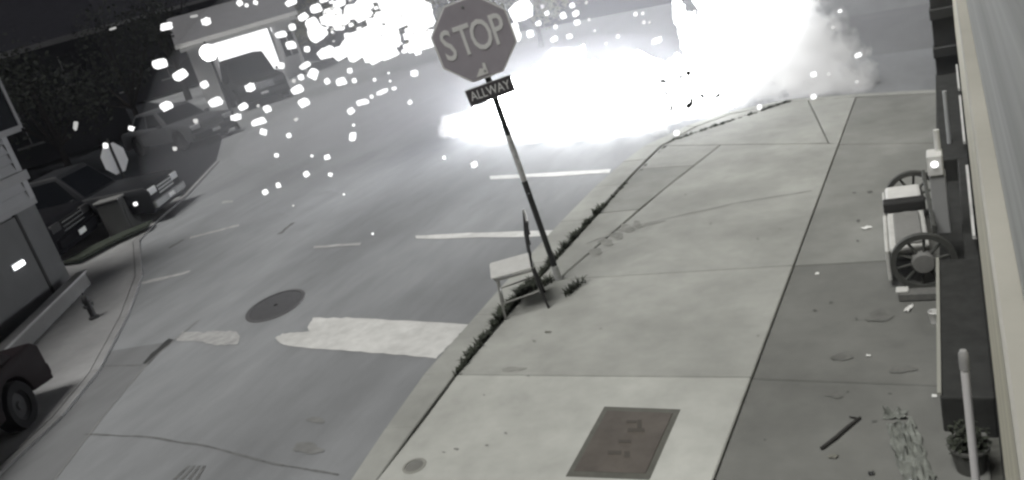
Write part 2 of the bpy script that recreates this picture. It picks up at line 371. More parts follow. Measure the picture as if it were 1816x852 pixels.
for (u, v, a, bb) in [(1128, 763, 15, 3), (1120, 748, 9, 2), (1134, 752, 4, 7), (1108, 783, 11, 2.5), (1090, 803, 12, 3), (1112, 806, 5, 5)]:
    p = at(u, v, 0.011); q = at(u+a, v, 0.011)-p; s_ = at(u, v-bb, 0.011)-p
    b = MB(); b.prism([tuple((p-cc+x)[:2]) for x in (-q-s_, q-s_, q+s_, -q+s_)], 0.008, 0.0135); b.build('raised_mark', DK, uc)
tag(uc, 'rectangular rusty utility cover set in the pale pavement slab', 'utility cover')
d0 = at(735, 827, 0)
vc = empty('valve_cap', (d0.x, d0.y, 0))
MB().lathe([(0, 0.006), (0.062, 0.006), (0.07, 0.002), (0.07, -0.03)], 24).build('lid', mat('stained_iron', (0.16, 0.16, 0.15), 0.8), vc, smooth=True)
MB().lathe([(0.072, -0.03), (0.072, 0.007), (0.092, 0.006), (0.10, -0.02)], 24).build('collar', mat('stained_conc', (0.24, 0.24, 0.22), 0.8), vc, smooth=True)
tag(vc, 'small round valve cap in the pale slab beside the kerb', 'valve cap')

# ================================================================== STOP SIGN
def octagon(rf, n=8):
    rr = rf/math.cos(math.pi/8); return [(rr*math.cos(math.pi/8+k*math.pi/4), rr*math.sin(math.pi/8+k*math.pi/4)) for k in range(8)]
base = at(992, 497); top = aty(850, 10, base.y-0.12); ctr = aty(841, 69, base.y-0.10)
pd = (aty(880, 180, base.y-0.07)-base).normalized()
ss = empty('stop_sign', tuple(base))
L_tot = (ctr-base).length+0.25
def ppt(t): return tuple(pd*t)
MB().tube([ppt(-0.05), ppt(0.17)], 0.036, 12).build('post_sleeve', POSTLIGHT, ss, smooth=True)
seg = [(0.17, 1.13, POSTDARK, 'post'), (1.13, 1.62, POSTLIGHT, 'post_bare_section'), (1.62, L_tot-0.15, POSTDARK, 'post_upper')]
for a, b_, m, nm in seg:
    sec = MB(); sec.tube([ppt(a), ppt(b_)], 0.030, 12); sec.build(nm, m, ss, smooth=True)
for t in (1.0, 1.2, 1.4, 1.55): 
    MB().bar(ppt(t), Vector(ppt(t))+Vector((0.016, -0.028, 0)), 0.018, 0.012).build('bolt', GALV, ss)
# sign frame: local X right, Y up along the post, Z towards the viewer
dirn = (CO-ctr); dirn.z = 0; dirn.normalize(); fz = (dirn*0.75+Vector((0, -1, 0))*0.25).normalized()
fy = pd.copy(); fx = fy.cross(fz).normalized(); fz = fx.cross(fy).normalized()
def frame(o): return Matrix.Translation(o-base) @ Matrix((fx, fy, fz)).transposed().to_4x4()
RF = 0.375
MS = frame(ctr+fz*0.04)
def plate(pts, m, z0, z1, name, M, parent, bevel=0.0):
    b = MB(); b.prism(pts, z0, z1); o = b.build(name, m, parent, bevel=bevel, seg=1); o.matrix_local = M; return o
SR = Matrix.Rotation(R(1.5), 4, 'Z')
plate(octagon(RF), SIGNWHITE, -0.004, 0.0, 'sign_border', MS @ SR, ss)
face = plate(octagon(RF*0.955), DARKPAINT, -0.001, 0.0025, 'sign_face', MS @ SR, ss)
for i, ch in enumerate('STOP'):
    part('letter', text_mesh('letter', ch, 0.40, SIGNWHITE, 0.0015, 0.66, 0.004), ss, MS @ Matrix.Translation((-0.247+0.163*i, 0.005, 0.0045)))
plate([(-0.075, -0.05), (0.045, -0.05), (0.045, 0.055), (0.02, 0.06), (0.01, 0.01), (-0.02, 0.02)], mat('sticker', (0.75, 0.75, 0.74), 0.5), 0, 0.002, 'sticker', MS @ Matrix.Translation((-0.02, -0.29, 0.004)), ss)
for t in (-0.31, 0.31):
    b = MB(); b.lathe([(0, 0.006), (0.012, 0.005), (0.014, 0)], 10); o = b.build('sign_bolt', GALV, ss); o.matrix_local = MS @ Matrix.Translation((0.0, t, 0.003))
pc = aty(870, 160, base.y-0.09)
MP = frame(pc+fz*0.04)
plate([(-0.232, -0.082), (0.232, -0.082), (0.232, 0.082), (-0.232, 0.082)], mat('plaque_edge', (0.45, 0.45, 0.45), 0.5), -0.004, 0.0, 'plaque', MP @ SR, ss)
plate([(-0.224, -0.074), (0.224, -0.074), (0.224, 0.074), (-0.224, 0.074)], mat('plaque_dark', (0.060, 0.055, 0.062), 0.5), 0.0, 0.0025, 'plaque_face', MP @ SR, ss)
part('plaque_lettering', text_mesh('plaque_lettering', 'ALLWAY', 0.125, SIGNWHITE, 0.001, 0.80, 0.0), ss, MP @ Matrix.Translation((0, 0, 0.0045)))
tag(ss, 'leaning red octagonal STOP sign with ALLWAY plaque on a dark pavement post', 'stop sign')

# ================================================================== CHAIR AT THE KERB
ch = empty('chair', tuple(at(968, 548)), 0)
bx_ = at(899, 567)-at(968, 548); dep = Vector((bx_.x, bx_.y, 0)); dl = dep.length; dep.normalize(); wid = Vector((dep.y, -dep.x, 0))
if wid.y < 0: wid = -wid
CW, CD, SHT = 0.40, dl, 0.44
CH = mat('tubular_chair_frame', (0.30, 0.30, 0.29), 0.5, metal=0.4, var=0.2, scale=20)
CHD = mat('dark_chair_frame', (0.030, 0.030, 0.032), 0.5, var=0.2, scale=20)
CHS = mat('white_chair_seat', (0.50, 0.50, 0.49), 0.45, var=0.1, scale=14)
def cp(d, w_, z): return tuple(dep*d+wid*w_+Vector((0, 0, z)))
for wv, m in ((0, CHD), (CW, CHD)):
    MB().tube([cp(-0.03, wv, 0), cp(0.0, wv, 0.22), cp(0.02, wv, SHT), cp(0.0, wv, 0.66), cp(-0.05, wv, 0.90)], 0.013, 8).build('back_leg', m, ch, smooth=True)
    MB().tube([cp(CD+0.01, wv, 0), cp(CD, wv, 0.2), cp(CD-0.02, wv, SHT-0.01)], 0.012, 8).build('front_leg', CH, ch, smooth=True)
    MB().tube([cp(0.0, wv, 0.20), cp(CD, wv, 0.17)], 0.008, 8).build('stretcher', CH, ch, smooth=True)
MB().tube([cp(CD, 0, 0.19), cp(CD, CW, 0.19)], 0.008, 8).build('stretcher', CH, ch, smooth=True)
st = MB()
n0 = [(0.0, 0.0), (CD+0.02, 0.0), (CD+0.035, 0.03), (CD+0.035, CW-0.03), (CD+0.02, CW), (0.0, CW)]
pts = [dep*a+wid*(b_*1.06-0.012) for a, b_ in n0]; st.prism([(p.x, p.y) for p in pts], SHT-0.002, SHT+0.022)
st.build('seat', CHS, ch, bevel=0.012, seg=2)
MB().tube([cp(0.015, 0, SHT-0.02), cp(CD, 0, SHT-0.02), cp(CD, CW, SHT-0.02), cp(0.015, CW, SHT-0.02)], 0.011, 8).build('seat_frame', CH, ch, smooth=True)
for k, zz in enumerate((0.60, 0.70, 0.80)):
    off = -0.005-0.02*k
    b = MB(); b.bar(cp(off, 0, zz), cp(off, CW, zz), 0.012, 0.055); b.build('back_slat', CHD, ch, bevel=0.004, seg=1)
MB().tube([cp(-0.05, 0, 0.90), cp(-0.055, CW*0.5, 0.915), cp(-0.05, CW, 0.90)], 0.013, 8).build('top_rail', CH, ch, smooth=True)
tag(ch, 'old tube-framed chair with pale seat standing at the kerb beside the sign post', 'chair')

# ================================================================== RIGHT-HAND BUILDING
WX = 0.05; YE = 12.3
DARKWALL = mat('dark_shopfront', (0.022, 0.023, 0.023), 0.6, var=0.2, scale=6)
PLINTH = mat('dark_plinth', (0.030, 0.031, 0.030), 0.8, var=0.3, scale=9)
CREAM = mat('cream_boards', (0.60, 0.575, 0.46), 0.7, var=0.20, scale=3.0, stretch=(1, 0.10, 9), var2=0.14, scale2=1.2)
GREYW = mat('grey_render', (0.46, 0.475, 0.465), 0.8, var=0.16, scale=3.0, stretch=(1, 0.12, 8), var2=0.14, scale2=1.2)
WHITE = mat('white_trim', (0.62, 0.62, 0.61), 0.5, var=0.08, scale=6)
rb = empty('shop_building', (0, 0, 0))
MB().box((2.55, 4.0, 1.15), (5.0, 2*YE-8.0, 2.30)).build('shopfront_wall', DARKWALL, rb)
MB().box((2.55, 4.0, 4.35), (5.0, 2*YE-8.0, 3.2)).build('upper_wall', GREYW, rb)
for (ya, yb, xa) in ((4.62, 6.50, -0.23), (6.504, 8.80, -0.05), (8.804, YE, -0.23)):
    b = MB(); b.box(((xa+0.05)/2, (ya+yb)/2, 0.07), (0.05-xa, yb-ya, 0.34)); b.build('plinth', PLINTH, rb, bevel=0.012, seg=2)
b = MB(); b.box((-0.14, 7.65, -0.005), (0.19, 2.28, 0.03)); b.build('recess_floor', PLINTH, rb)
b = MB(); b.box((-0.232, (4.62+6.5)/2, 0.255), (0.022, 1.86, 0.018)); b.build('plinth_lit_edge', mat('lit_edge_tone', (0.30, 0.30, 0.27), 0.6), rb)  # pale strip paints the light caught on the plinth's front edge
b = MB(); b.box((0.070, 4.2, 1.60), (0.05, 2*(YE-4.2)-0.06, 1.50)); b.build('cream_panel', CREAM, rb)
zc = [2.355, 2.47, 2.57, 2.65, 2.72]
for i in range(len(zc)-1):
    b = MB(); b.box((0.060-0.003*i, 4.2, (zc[i]+zc[i+1])/2), (0.05, 2*(YE-4.2)-0.05, zc[i+1]-zc[i]-0.006)); b.build('board', CREAM, rb, bevel=0.004, seg=1)
b = MB(); b.box((0.047, 4.2, 2.735), (0.05, 2*(YE-4.2)-0.04, 0.022)); b.build('drip_moulding', mat('pale_moulding', (0.40, 0.39, 0.35), 0.6, var=0.1, scale=3), rb, bevel=0.004, seg=1)
b = MB(); b.box((-0.08, YE+0.02, 2.9), (0.27, 0.22, 5.9)); b.build('end_pilaster', DARKWALL, rb, bevel=0.01, seg=1)
for zz in (0.55, 1.05): 
    b = MB(); b.box((-0.085, YE-0.03, zz), (0.29, 0.27, 0.14)); b.build('pilaster_band', DARKWALL, rb, bevel=0.01, seg=1)
b = MB(); b.tube([(-0.11, 9.3, 0.22), (-0.11, 9.3, 0.80)], 0.020, 10); b.build('conduit', mat('pale_downpipe', (0.42, 0.43, 0.44), 0.5), rb, smooth=True)
# dark shop window, low on the wall, with its pale bars
for (y0, y1, z0, z1) in [(6.6, 8.2, 0.35, 0.62), (8.9, 10.6, 0.35, 0.62), (10.9, 12.1, 0.35, 0.62)]:
    b = MB(); b.box((0.046, (y0+y1)/2, (z0+z1)/2), (0.02, y1-y0, z1-z0)); wn = b.build('window', GLASS, rb)
    b = MB(); b.box((0.03, (y0+y1)/2, z0+0.01), (0.03, y1-y0, 0.03)); b.build('sill', WHITE, wn)
b = MB(); b.tube([(-0.09, YE-0.15, 1.35), (-0.09, YE-0.15, 5.5)], 0.036, 10); b.build('downpipe', mat('pale_downpipe', (0.42, 0.43, 0.44), 0.5), rb, smooth=True)
for zz in (1.5, 1.95, 2.6): MB().box((-0.08, YE-0.15, zz), (0.10, 0.09, 0.025)).build('pipe_bracket', DARKWALL, rb)
tag(rb, 'shop building with dark base and cream and grey wall at the pavement edge', 'building')
# white post with grey cap by the wall, lower right
pb = at(1736, 905); pb = Vector((pb.x, pb.y, 0))
tp = empty('white_pipe', tuple(pb))
hz_ = 0.0
for z in [i*0.01 for i in range(20, 220)]:
    q = ROT.transposed() @ (pb+Vector((0, 0, z))-CO); vv = PH/2-FPX*q.y/-q.z
    if vv < 640: hz_ = z; break
MB().tube([(0, 0, 0), (0, 0, hz_)], 0.020, 14).build('pipe', mat('white_pvc', (0.66, 0.65, 0.66), 0.45), tp, smooth=True)
MB().lathe([(0.0, hz_+0.06), (0.015, hz_+0.055), (0.022, hz_+0.04), (0.023, hz_), (0.023, hz_-0.05), (0.019, hz_-0.05)], 14).build('cap', mat('grey_cap', (0.30, 0.30, 0.30), 0.6), tp, smooth=True)
tag(tp, 'upright white pipe with grey cap fixed beside the dark shop base', 'pipe')

# ================================================================== WAGON-WHEEL BENCH
WOODD = mat('weathered_wheel_wood', (0.062, 0.064, 0.060), 0.8, var=0.2, scale=20)
HUBM = mat('hub_grey', (0.17, 0.17, 0.165), 0.7, var=0.1, scale=20)
SEATM = mat('pale_bench_paint', (0.50, 0.50, 0.485), 0.7, var=0.12, scale=9)
SEATW = mat('white_bench_paint', (0.62, 0.62, 0.61), 0.6, var=0.08, scale=9)
w0 = at(1643, 512); w1 = at(1624, 388)
bn = empty('wagon_wheel_bench', (w0.x, w0.y, 0))
RW = 0.235
ax = Vector((w1.x-w0.x, w1.y-w0.y, 0)); BL = ax.length; ax.normalize(); ar = Vector((ax.y, -ax.x, 0))
def wheel(d, parent):
    M = Matrix.Translation(ax*d+Vector((0, 0, RW))) @ Matrix((ar, Vector((0, 0, 1)), -ax)).transposed().to_4x4()
    b = MB(); b.lathe([(RW-0.042, -0.022), (RW, -0.024), (RW, 0.024), (RW-0.042, 0.022)], 36, M, closed=True); wl = b.build('wheel', WOODD, parent, smooth=True)
    for k in range(10):
        a = 2*math.pi*k/10+0.2; p = M @ Vector((0.06*math.cos(a), 0.06*math.sin(a), 0)); q = M @ Vector(((RW-0.03)*math.cos(a), (RW-0.03)*math.sin(a), 0))
        b = MB(); b.tube([p, q], [0.013, 0.010], 8); b.build('spoke', WOODD, wl, smooth=True)
    b = MB(); b.lathe([(0, 0.055), (0.075, 0.05), (0.085, 0.03), (0.085, -0.05), (0, -0.05)], 20, M); b.build('hub', HUBM, wl, smooth=True)
wheel(0, bn); wheel(BL, bn)
def bb(d0, d1, a0, a1, z0, z1, nm, m, bev=0.012):
    b = MB(); c = ax*(d0+d1)/2+ar*(a0+a1)/2+Vector((0, 0, (z0+z1)/2))
    Mx = Matrix((ax, ar, Vector((0, 0, 1)))).transposed()
    b.box(c, (d1-d0, a1-a0, z1-z0), Mx); return b.build(nm, m, bn, bevel=bev, seg=2)
bb(0.05, BL*0.56, -0.23, 0.06, 0.29, 0.345, 'seat_board', SEATM, 0.025)
bb(0.05, BL*0.56, -0.262, -0.232, 0.06, 0.33, 'seat_front', SEATM)
bb(0.10, BL*0.50, -0.18, 0.02, 0.345, 0.375, 'cushion', mat('grey_cushion', (0.20, 0.20, 0.195), 0.9, var=0.1, scale=12), 0.014)
bb(BL*0.57, BL*0.66, -0.25, 0.08, 0.33, 0.42, 'arm_rest', mat('dark_arm', (0.022, 0.022, 0.022), 0.7))
bb(BL*0.67, BL*0.95, -0.23, 0.06, 0.315, 0.375, 'seat_board', SEATW, 0.028)
bb(BL*0.67, BL*0.95, -0.255, -0.232, 0.06, 0.33, 'seat_front', SEATM)
bb(-0.02, BL+0.02, -0.04, 0.04, 0.19, 0.25, 'axle_beam', WOODD)
for dd in (BL*0.56, BL*0.95): bb(dd-0.03, dd+0.03, -0.22, -0.17, 0.0, 0.30, 'leg', WOODD, 0.006)
bb(0.02, BL*0.9, 0.085, 0.115, 0.45, 0.52, 'back_rail', WOODD, 0.006)
tag(bn, 'low pale bench with a wooden wagon wheel at each end against the dark wall', 'bench')
wb = empty('loose_board', (w0.x, w0.y, 0))
b = MB(); b.box(Vector((0.02, -0.16, 0.035)), (0.42, 0.10, 0.07)); b.build('board', mat('base_board', (0.13, 0.13, 0.125), 0.8, var=0.2, scale=15), wb, bevel=0.01, seg=1)
b = MB(); b.box(Vector((-0.16, -0.16, 0.08)), (0.09, 0.08, 0.02)); b.build('cleat', SEATM, wb, bevel=0.005, seg=1)
tag(wb, 'short grey board lying on the pavement in front of the near wagon wheel', 'board')
# white box on the wall above the bench
bt = aty(1662, 420, w0.y+0.42)
mb_ = empty('wall_box', (0, 0, 0))
xc = -0.185; zb = max(bt.z, 0.30)
b = MB(); b.box((xc, bt.y, zb+0.25), (0.115, 0.16, 0.50)); b.build('box_body', mat('pale_box_paint', (0.32, 0.325, 0.33), 0.5, var=0.05, scale=5), mb_, bevel=0.012, seg=2)
b = MB(); b.box((xc-0.008, bt.y-0.006, zb+0.585), (0.11, 0.18, 0.17)); hd = b.build('box_head', WHITE, mb_, bevel=0.012, seg=2)
b = MB(); b.lathe([(0, 0.02), (0.02, 0.015), (0.026, 0)], 14, Matrix.Translation((xc-0.01, bt.y-0.097, zb+0.60)) @ Matrix.Rotation(R(90), 4, 'X')); b.build('highlight', mat('highlight_glow', (0.9, 0.9, 0.9), 0.4, emit=2.5), hd)  # small glowing disc added to imitate a bright highlight on the box
b = MB(); b.tube([(xc+0.02, bt.y+0.02, zb+0.66), (xc+0.02, bt.y+0.02, zb+0.84)], 0.022, 10); b.build('conduit', WHITE, mb_, smooth=True)
tag(mb_, 'tall white service box with glowing indicator mounted on the wall above the bench', 'service box')

# ================================================================== LITTER
def crumple(name, u, v, sx, sy, hgt, m, label, cat, seed, n=8, z=0.0, rot=0.0):
    rnd = random.Random(seed); p = at(u, v, z); bm = MB()
    P = [[Vector(((i/(n-1)-0.5)*sx*rnd.uniform(0.8, 1.1), (j/(n-1)-0.5)*sy*rnd.uniform(0.85, 1.1), 0.004+abs(rnd.gauss(0, hgt)))) for j in range(n)] for i in range(n)]
    Mr = Matrix.Rotation(rot, 3, 'Z')
    for i in range(n-1):
        for j in range(n-1): bm.poly([Mr @ P[i][j], Mr @ P[i+1][j], Mr @ P[i+1][j+1], Mr @ P[i][j+1]])
    o = bm.build(name, m); o.location = p
    sm = o.modifiers.new('thick', 'SOLIDIFY'); sm.thickness = 0.002
    return tag(o, label, cat)
PLAS = mat('dusty_plastic', (0.17, 0.18, 0.165), 0.6, var=0.45, scale=16)
PAPER = mat('white_paper', (0.70, 0.70, 0.69), 0.8)
crumple('plastic_sheet', 1612, 800, 0.17, 0.60, 0.018, PLAS, 'crumpled clear plastic sheet lying by the dark plinth at lower right', 'plastic sheet', 1, 12, rot=0.22)
crumple('torn_wrapper', 1588, 738, 0.13, 0.09, 0.018, PLAS, 'small torn wrapper at the head of the crumpled plastic sheet', 'wrapper', 2, 7)
crumple('paper_scrap', 1537, 406, 0.085, 0.06, 0.012, PAPER, 'white paper scrap on the pavement left of the wagon-wheel bench', 'paper', 3, 4, rot=0.3)
crumple('paper_fleck', 1449, 487, 0.035, 0.03, 0.006, PAPER, 'tiny white fleck right beside the long slab joint left of the bench', 'paper', 4, 3)
crumple('paper_strip', 1612, 549, 0.035, 0.11, 0.008, PAPER, 'narrow white paper strip below the near wagon wheel', 'paper', 5, 4, rot=-0.35)
crumple('paper_fleck', 1540, 632, 0.03, 0.025, 0.006, PAPER, 'tiny white fleck on the dark slab below the bench', 'paper', 6, 3)
crumple('paper_fleck', 1657, 704, 0.03, 0.03, 0.006, PAPER, 'tiny pale fleck on the slab against the plinth edge', 'paper', 7, 3)
crumple('pebble_litter', 1545, 842, 0.03, 0.03, 0.010, TAR, 'small dark lump on the slab at the bottom edge below the stick', 'litter', 8, 4)
crumple('dead_leaf', 972, 590, 0.06, 0.03, 0.006, mat('leaf_litter', (0.17, 0.17, 0.15), 0.9), 'small dark leaf on the pavement below the chair', 'leaf', 9, 3)
cu_ = at(1658, 572); cup = empty('paper_cup', (cu_.x, cu_.y, 0))
MB().lathe([(0.0, 0.0), (0.028, 0.0), (0.036, 0.085), (0.038, 0.088), (0.034, 0.086), (0.027, 0.006), (0.0, 0.006)], 18).build('cup_body', PAPER, cup, smooth=True)
MB().lathe([(0.036, 0.084), (0.040, 0.087), (0.036, 0.092), (0.033, 0.088)], 18, closed=True).build('rim', PAPER, cup, smooth=True)
tag(cup, 'white paper cup standing against the plinth below the bench', 'cup')
s0, s1 = at(1457, 799), at(1526, 744)
sk = empty('stick', tuple(s0)); e = s1-s0
MB().tube([Vector((0, 0, 0.014)), e*0.35+Vector((0.004, 0, 0.013)), e*0.7+Vector((-0.003, 0, 0.014)), e+Vector((0, 0, 0.015))], [0.011, 0.013, 0.012, 0.009], 8).build('stem', mat('dark_wood', (0.028, 0.027, 0.025), 0.8, var=0.2, scale=30), sk, smooth=True)
MB().tube([e*0.96+Vector((0, 0, 0.014)), e*0.97+Vector((-0.06, 0.02, 0.012))], [0.008, 0.004], 6).build('twig', mat('dark_wood', (0, 0, 0)), sk, smooth=True)
tag(sk, 'dark straight stick lying on the slab at lower right', 'stick')
crumple('leaf_scrap', 1478, 812, 0.055, 0.03, 0.008, mat('leaf_litter', (0.17, 0.17, 0.15)), 'small dark scrap just below the lower end of the stick', 'litter', 10, 4)
# planter with dark shrub at the end of the plinth
pp = at(1697, 835); pl = empty('potted_shrub', (-0.10, pp.y+0.02, 0)); pl.scale = (0.66, 0.66, 0.6)
MB().lathe([(0, 0), (0.11, 0), (0.145, 0.24), (0.16, 0.25), (0.16, 0.28), (0.14, 0.28), (0.13, 0.22), (0, 0.22)], 20).build('pot', mat('grey_pot', (0.10, 0.102, 0.095), 0.8, var=0.15, scale=10), pl, smooth=True)
rnd = random.Random(5); lv = MB()
for k in range(420):
    a = rnd.uniform(0, 6.28); z = rnd.uniform(0.2, 0.46); q = rnd.uniform(0.02, 0.15)
    p = Vector((q*math.cos(a), q*math.sin(a), z)); d = Vector((rnd.gauss(0, 1), rnd.gauss(0, 1), rnd.gauss(0, 0.6))).normalized(); s_ = d.cross(Vector((0.2, 0.3, 0.9))).normalized()*0.012
    lv.poly([p-s_, p+d*0.025-s_*1.4, p+d*0.055, p+d*0.025+s_*1.4])
lv.build('foliage', WEED, pl)
tag(pl, 'dark shrub in a grey pot at the near end of the plinth', 'potted shrub')

# ================================================================== LEFT SIDE: far pavement, building, wall
LP = [(p[0]-0.02, p[1]) for p in FAR[:9]]
lp = MB(); lp.prism(LP+[(-19.5, 13.6), (-18.5, 8), (-14, -4)], -0.4, RZ+0.030)
struct(lp.build('far_sidewalk', conc('dim_concrete', 0.25, (1, 1, 1.02))))
fk = struct(empty('far_kerb'))
for i in range(1, 9):
    a = Vector((*FAR[i], 0)); b_ = Vector((*FAR[i+1], 0)); d = (b_-a).normalized(); n_ = Vector((d.y, -d.x, 0))*0.11
    k = MB(); k.prism([(p.x, p.y) for p in (a+d*0.001, b_-d*0.001, b_-d*0.001+n_, a+d*0.001+n_)], -0.4, RZ+0.033+0.001*(i % 2)); k.build('kerb_stone', conc('dim_kerb', 0.225, (1, 1, 1.02)), fk)
gs = MB(); gs.prism([tuple(at(u, v)[:2]) for u, v in [(112, 466), (160, 440), (215, 415), (270, 392), (262, 402), (200, 430), (140, 462)]], -0.02, 0.03); struct(gs.build('grass_verge', GRASS))

SIDE = mat('grey_siding', (0.185, 0.186, 0.194), 0.7, var=0.06, scale=3)
LOWW = mat('grey_base_wall', (0.072, 0.073, 0.076), 0.85, var=0.12, scale=2)
c0 = at(128, 499); c1 = at(-30, 618)
fu = Vector((c1.x-c0.x, c1.y-c0.y, 0)).normalized(); fn = Vector((-fu.y, fu.x, 0))
if fn.dot(-c0) < 0: fn = -fn
lb = empty('siding_house', (c0.x, c0.y, 0))
ML = Matrix((fu, fn, Vector((0, 0, 1)))).transposed()      # local x along face, y out of face
def lbx(x0, x1, y0, y1, z0, z1, nm, m, parent=lb, bev=0.0):
    b = MB(); b.box(ML @ Vector(((x0+x1)/2, (y0+y1)/2, (z0+z1)/2)), (x1-x0, y1-y0, z1-z0), ML); return b.build(nm, m, parent, bevel=bev, seg=1)
ZB, ZT = 1.55, 4.2
def lby(u, v, y=0.0):   # height on the house face seen at a pixel
    d = ray(u, v); o = CO-Vector((c0.x, c0.y, 0)); t = -(o.dot(fn)-y)/d.dot(fn); p = o+d*t; return p.dot(fu), p.z
lbx(0, 7.5, -7, 0, -0.12, ZT, 'core_wall', LOWW)
nb = 0; z = ZB
while z < ZT-0.05:
    b = MB(); hh = 0.16
    prof = [(0.0, z), (0.055, z), (0.012, z+hh-0.012), (0.0, z+hh-0.012)]
    vs = [ML @ Vector((x, yy, zz)) for x in (0.12, 7.5) for yy, zz in prof]
    b.add(vs, [(0, 1, 2, 3), (7, 6, 5, 4)]+[(i, (i+1) % 4, 4+(i+1) % 4, 4+i) for i in range(4)]); b.build('siding_board', SIDE, lb); z += hh
lbx(-0.02, 0.12, -0.02, 0.05, ZB, ZT, 'corner_board', SIDE)
TRIM = mat('dim_trim', (0.14, 0.14, 0.145), 0.6)
bx0, bz0 = lby(20, 318)
lbx(-0.05, 7.5, 0.036, 0.10, bz0-0.10, bz0+0.06, 'belt_course', TRIM)
lbx(-0.02, 7.5, 0.001, 0.045, ZB-0.10, ZB, 'water_table', TRIM)
wx, wz = lby(24, 225)
wn = lbx(wx-0.02, wx+1.3, 0.036, 0.07, wz, min(wz+1.7, 4.1), 'window', GLASS)
lbx(wx-0.10, wx-0.02, 0.036, 0.085, wz-0.06, min(wz+1.8, 4.18), 'frame', TRIM, wn); lbx(wx-0.02, wx+1.4, 0.036, 0.09, wz-0.10, wz, 'sill', TRIM, wn)
dx, dz = lby(66, 470)
lbx(dx+0.05, dx+2.6, 0.001, 0.05, 0.0, 1.42, 'garage_door', mat('garage_door', (0.050, 0.051, 0.053), 0.7, var=0.1, scale=3))
lbx(dx-0.02, dx+0.04, 0.001, 0.06, 0.0, 1.45, 'door_shadow_strip', mat('door_shadow_gap', (0.012, 0.012, 0.012), 0.9))  # near-black strip painting the shadow gap beside the door
tag(lb, 'grey clapboard house with a dark base wall at the left edge', 'house')
lx, lz = lby(35, 470, 0.1)
wl = empty('wall_lamp', tuple(ML @ Vector((lx, 0.09, 0))+Vector((c0.x, c0.y, lz))))
b = MB(); b.box((0, 0, 0), (0.26, 0.04, 0.075), ML); b.build('lit_tube', mat('lamp_glow', (0.9, 0.9, 0.9), 0.5, emit=3.0), wl, bevel=0.012, seg=2)
b = MB(); b.box(ML @ Vector((0, -0.03, 0.0)), (0.30, 0.025, 0.11), ML); b.build('back_plate', GALV, wl)
tag(wl, 'small bright bar lamp on the base wall of the clapboard house', 'wall lamp')
# low wall in front of the house
q0, q1 = at(150, 498), at(20, 628); du = Vector((q1.x-q0.x, q1.y-q0.y, 0)); LL = du.length; du.normalize(); dn = Vector((-du.y, du.x, 0))
lw = empty('low_wall', (q0.x, q0.y, -0.09))
MW = Matrix((du, dn, Vector((0, 0, 1)))).transposed()
b = MB(); b.box(MW @ Vector((LL/2+0.5, 0, 0.11)), (LL+1, 0.14, 0.22), MW); b.build('wall_body', conc('dim_wall', 0.12, (1, 1, 1)), lw)
b = MB(); b.box(MW @ Vector((LL/2+0.5, 0, 0.24)), (LL+1.06, 0.20, 0.04), MW); b.build('coping', conc('coping_conc', 0.27, (1, 1, 1)), lw, bevel=0.008, seg=1)
tag(lw, 'low concrete wall with pale coping in front of the clapboard house', 'low wall')
h0 = at(163, 555); hy = empty('hydrant', (h0.x, h0.y, RZ+0.03)); hy.scale = (0.62, 0.62, 0.7)
HYM = mat('dark_iron_paint', (0.020, 0.020, 0.022), 0.6)
MB().lathe([(0, 0), (0.12, 0), (0.12, 0.04), (0.075, 0.06), (0.075, 0.36), (0.10, 0.38), (0.10, 0.41), (0.08, 0.48), (0.03, 0.54), (0, 0.55)], 16).build('barrel', HYM, hy, smooth=True)
for sx in (-1, 1): MB().tube([(0, 0, 0.30), (0.0, sx*0.12, 0.30)], 0.04, 10).build('outlet', HYM, hy, smooth=True)
MB().lathe([(0, 0.55), (0.022, 0.55), (0.022, 0.60), (0, 0.60)], 6).build('top_nut', HYM, hy)
tag(hy, 'dark iron hydrant on the far pavement at the end of the low wall', 'hydrant')

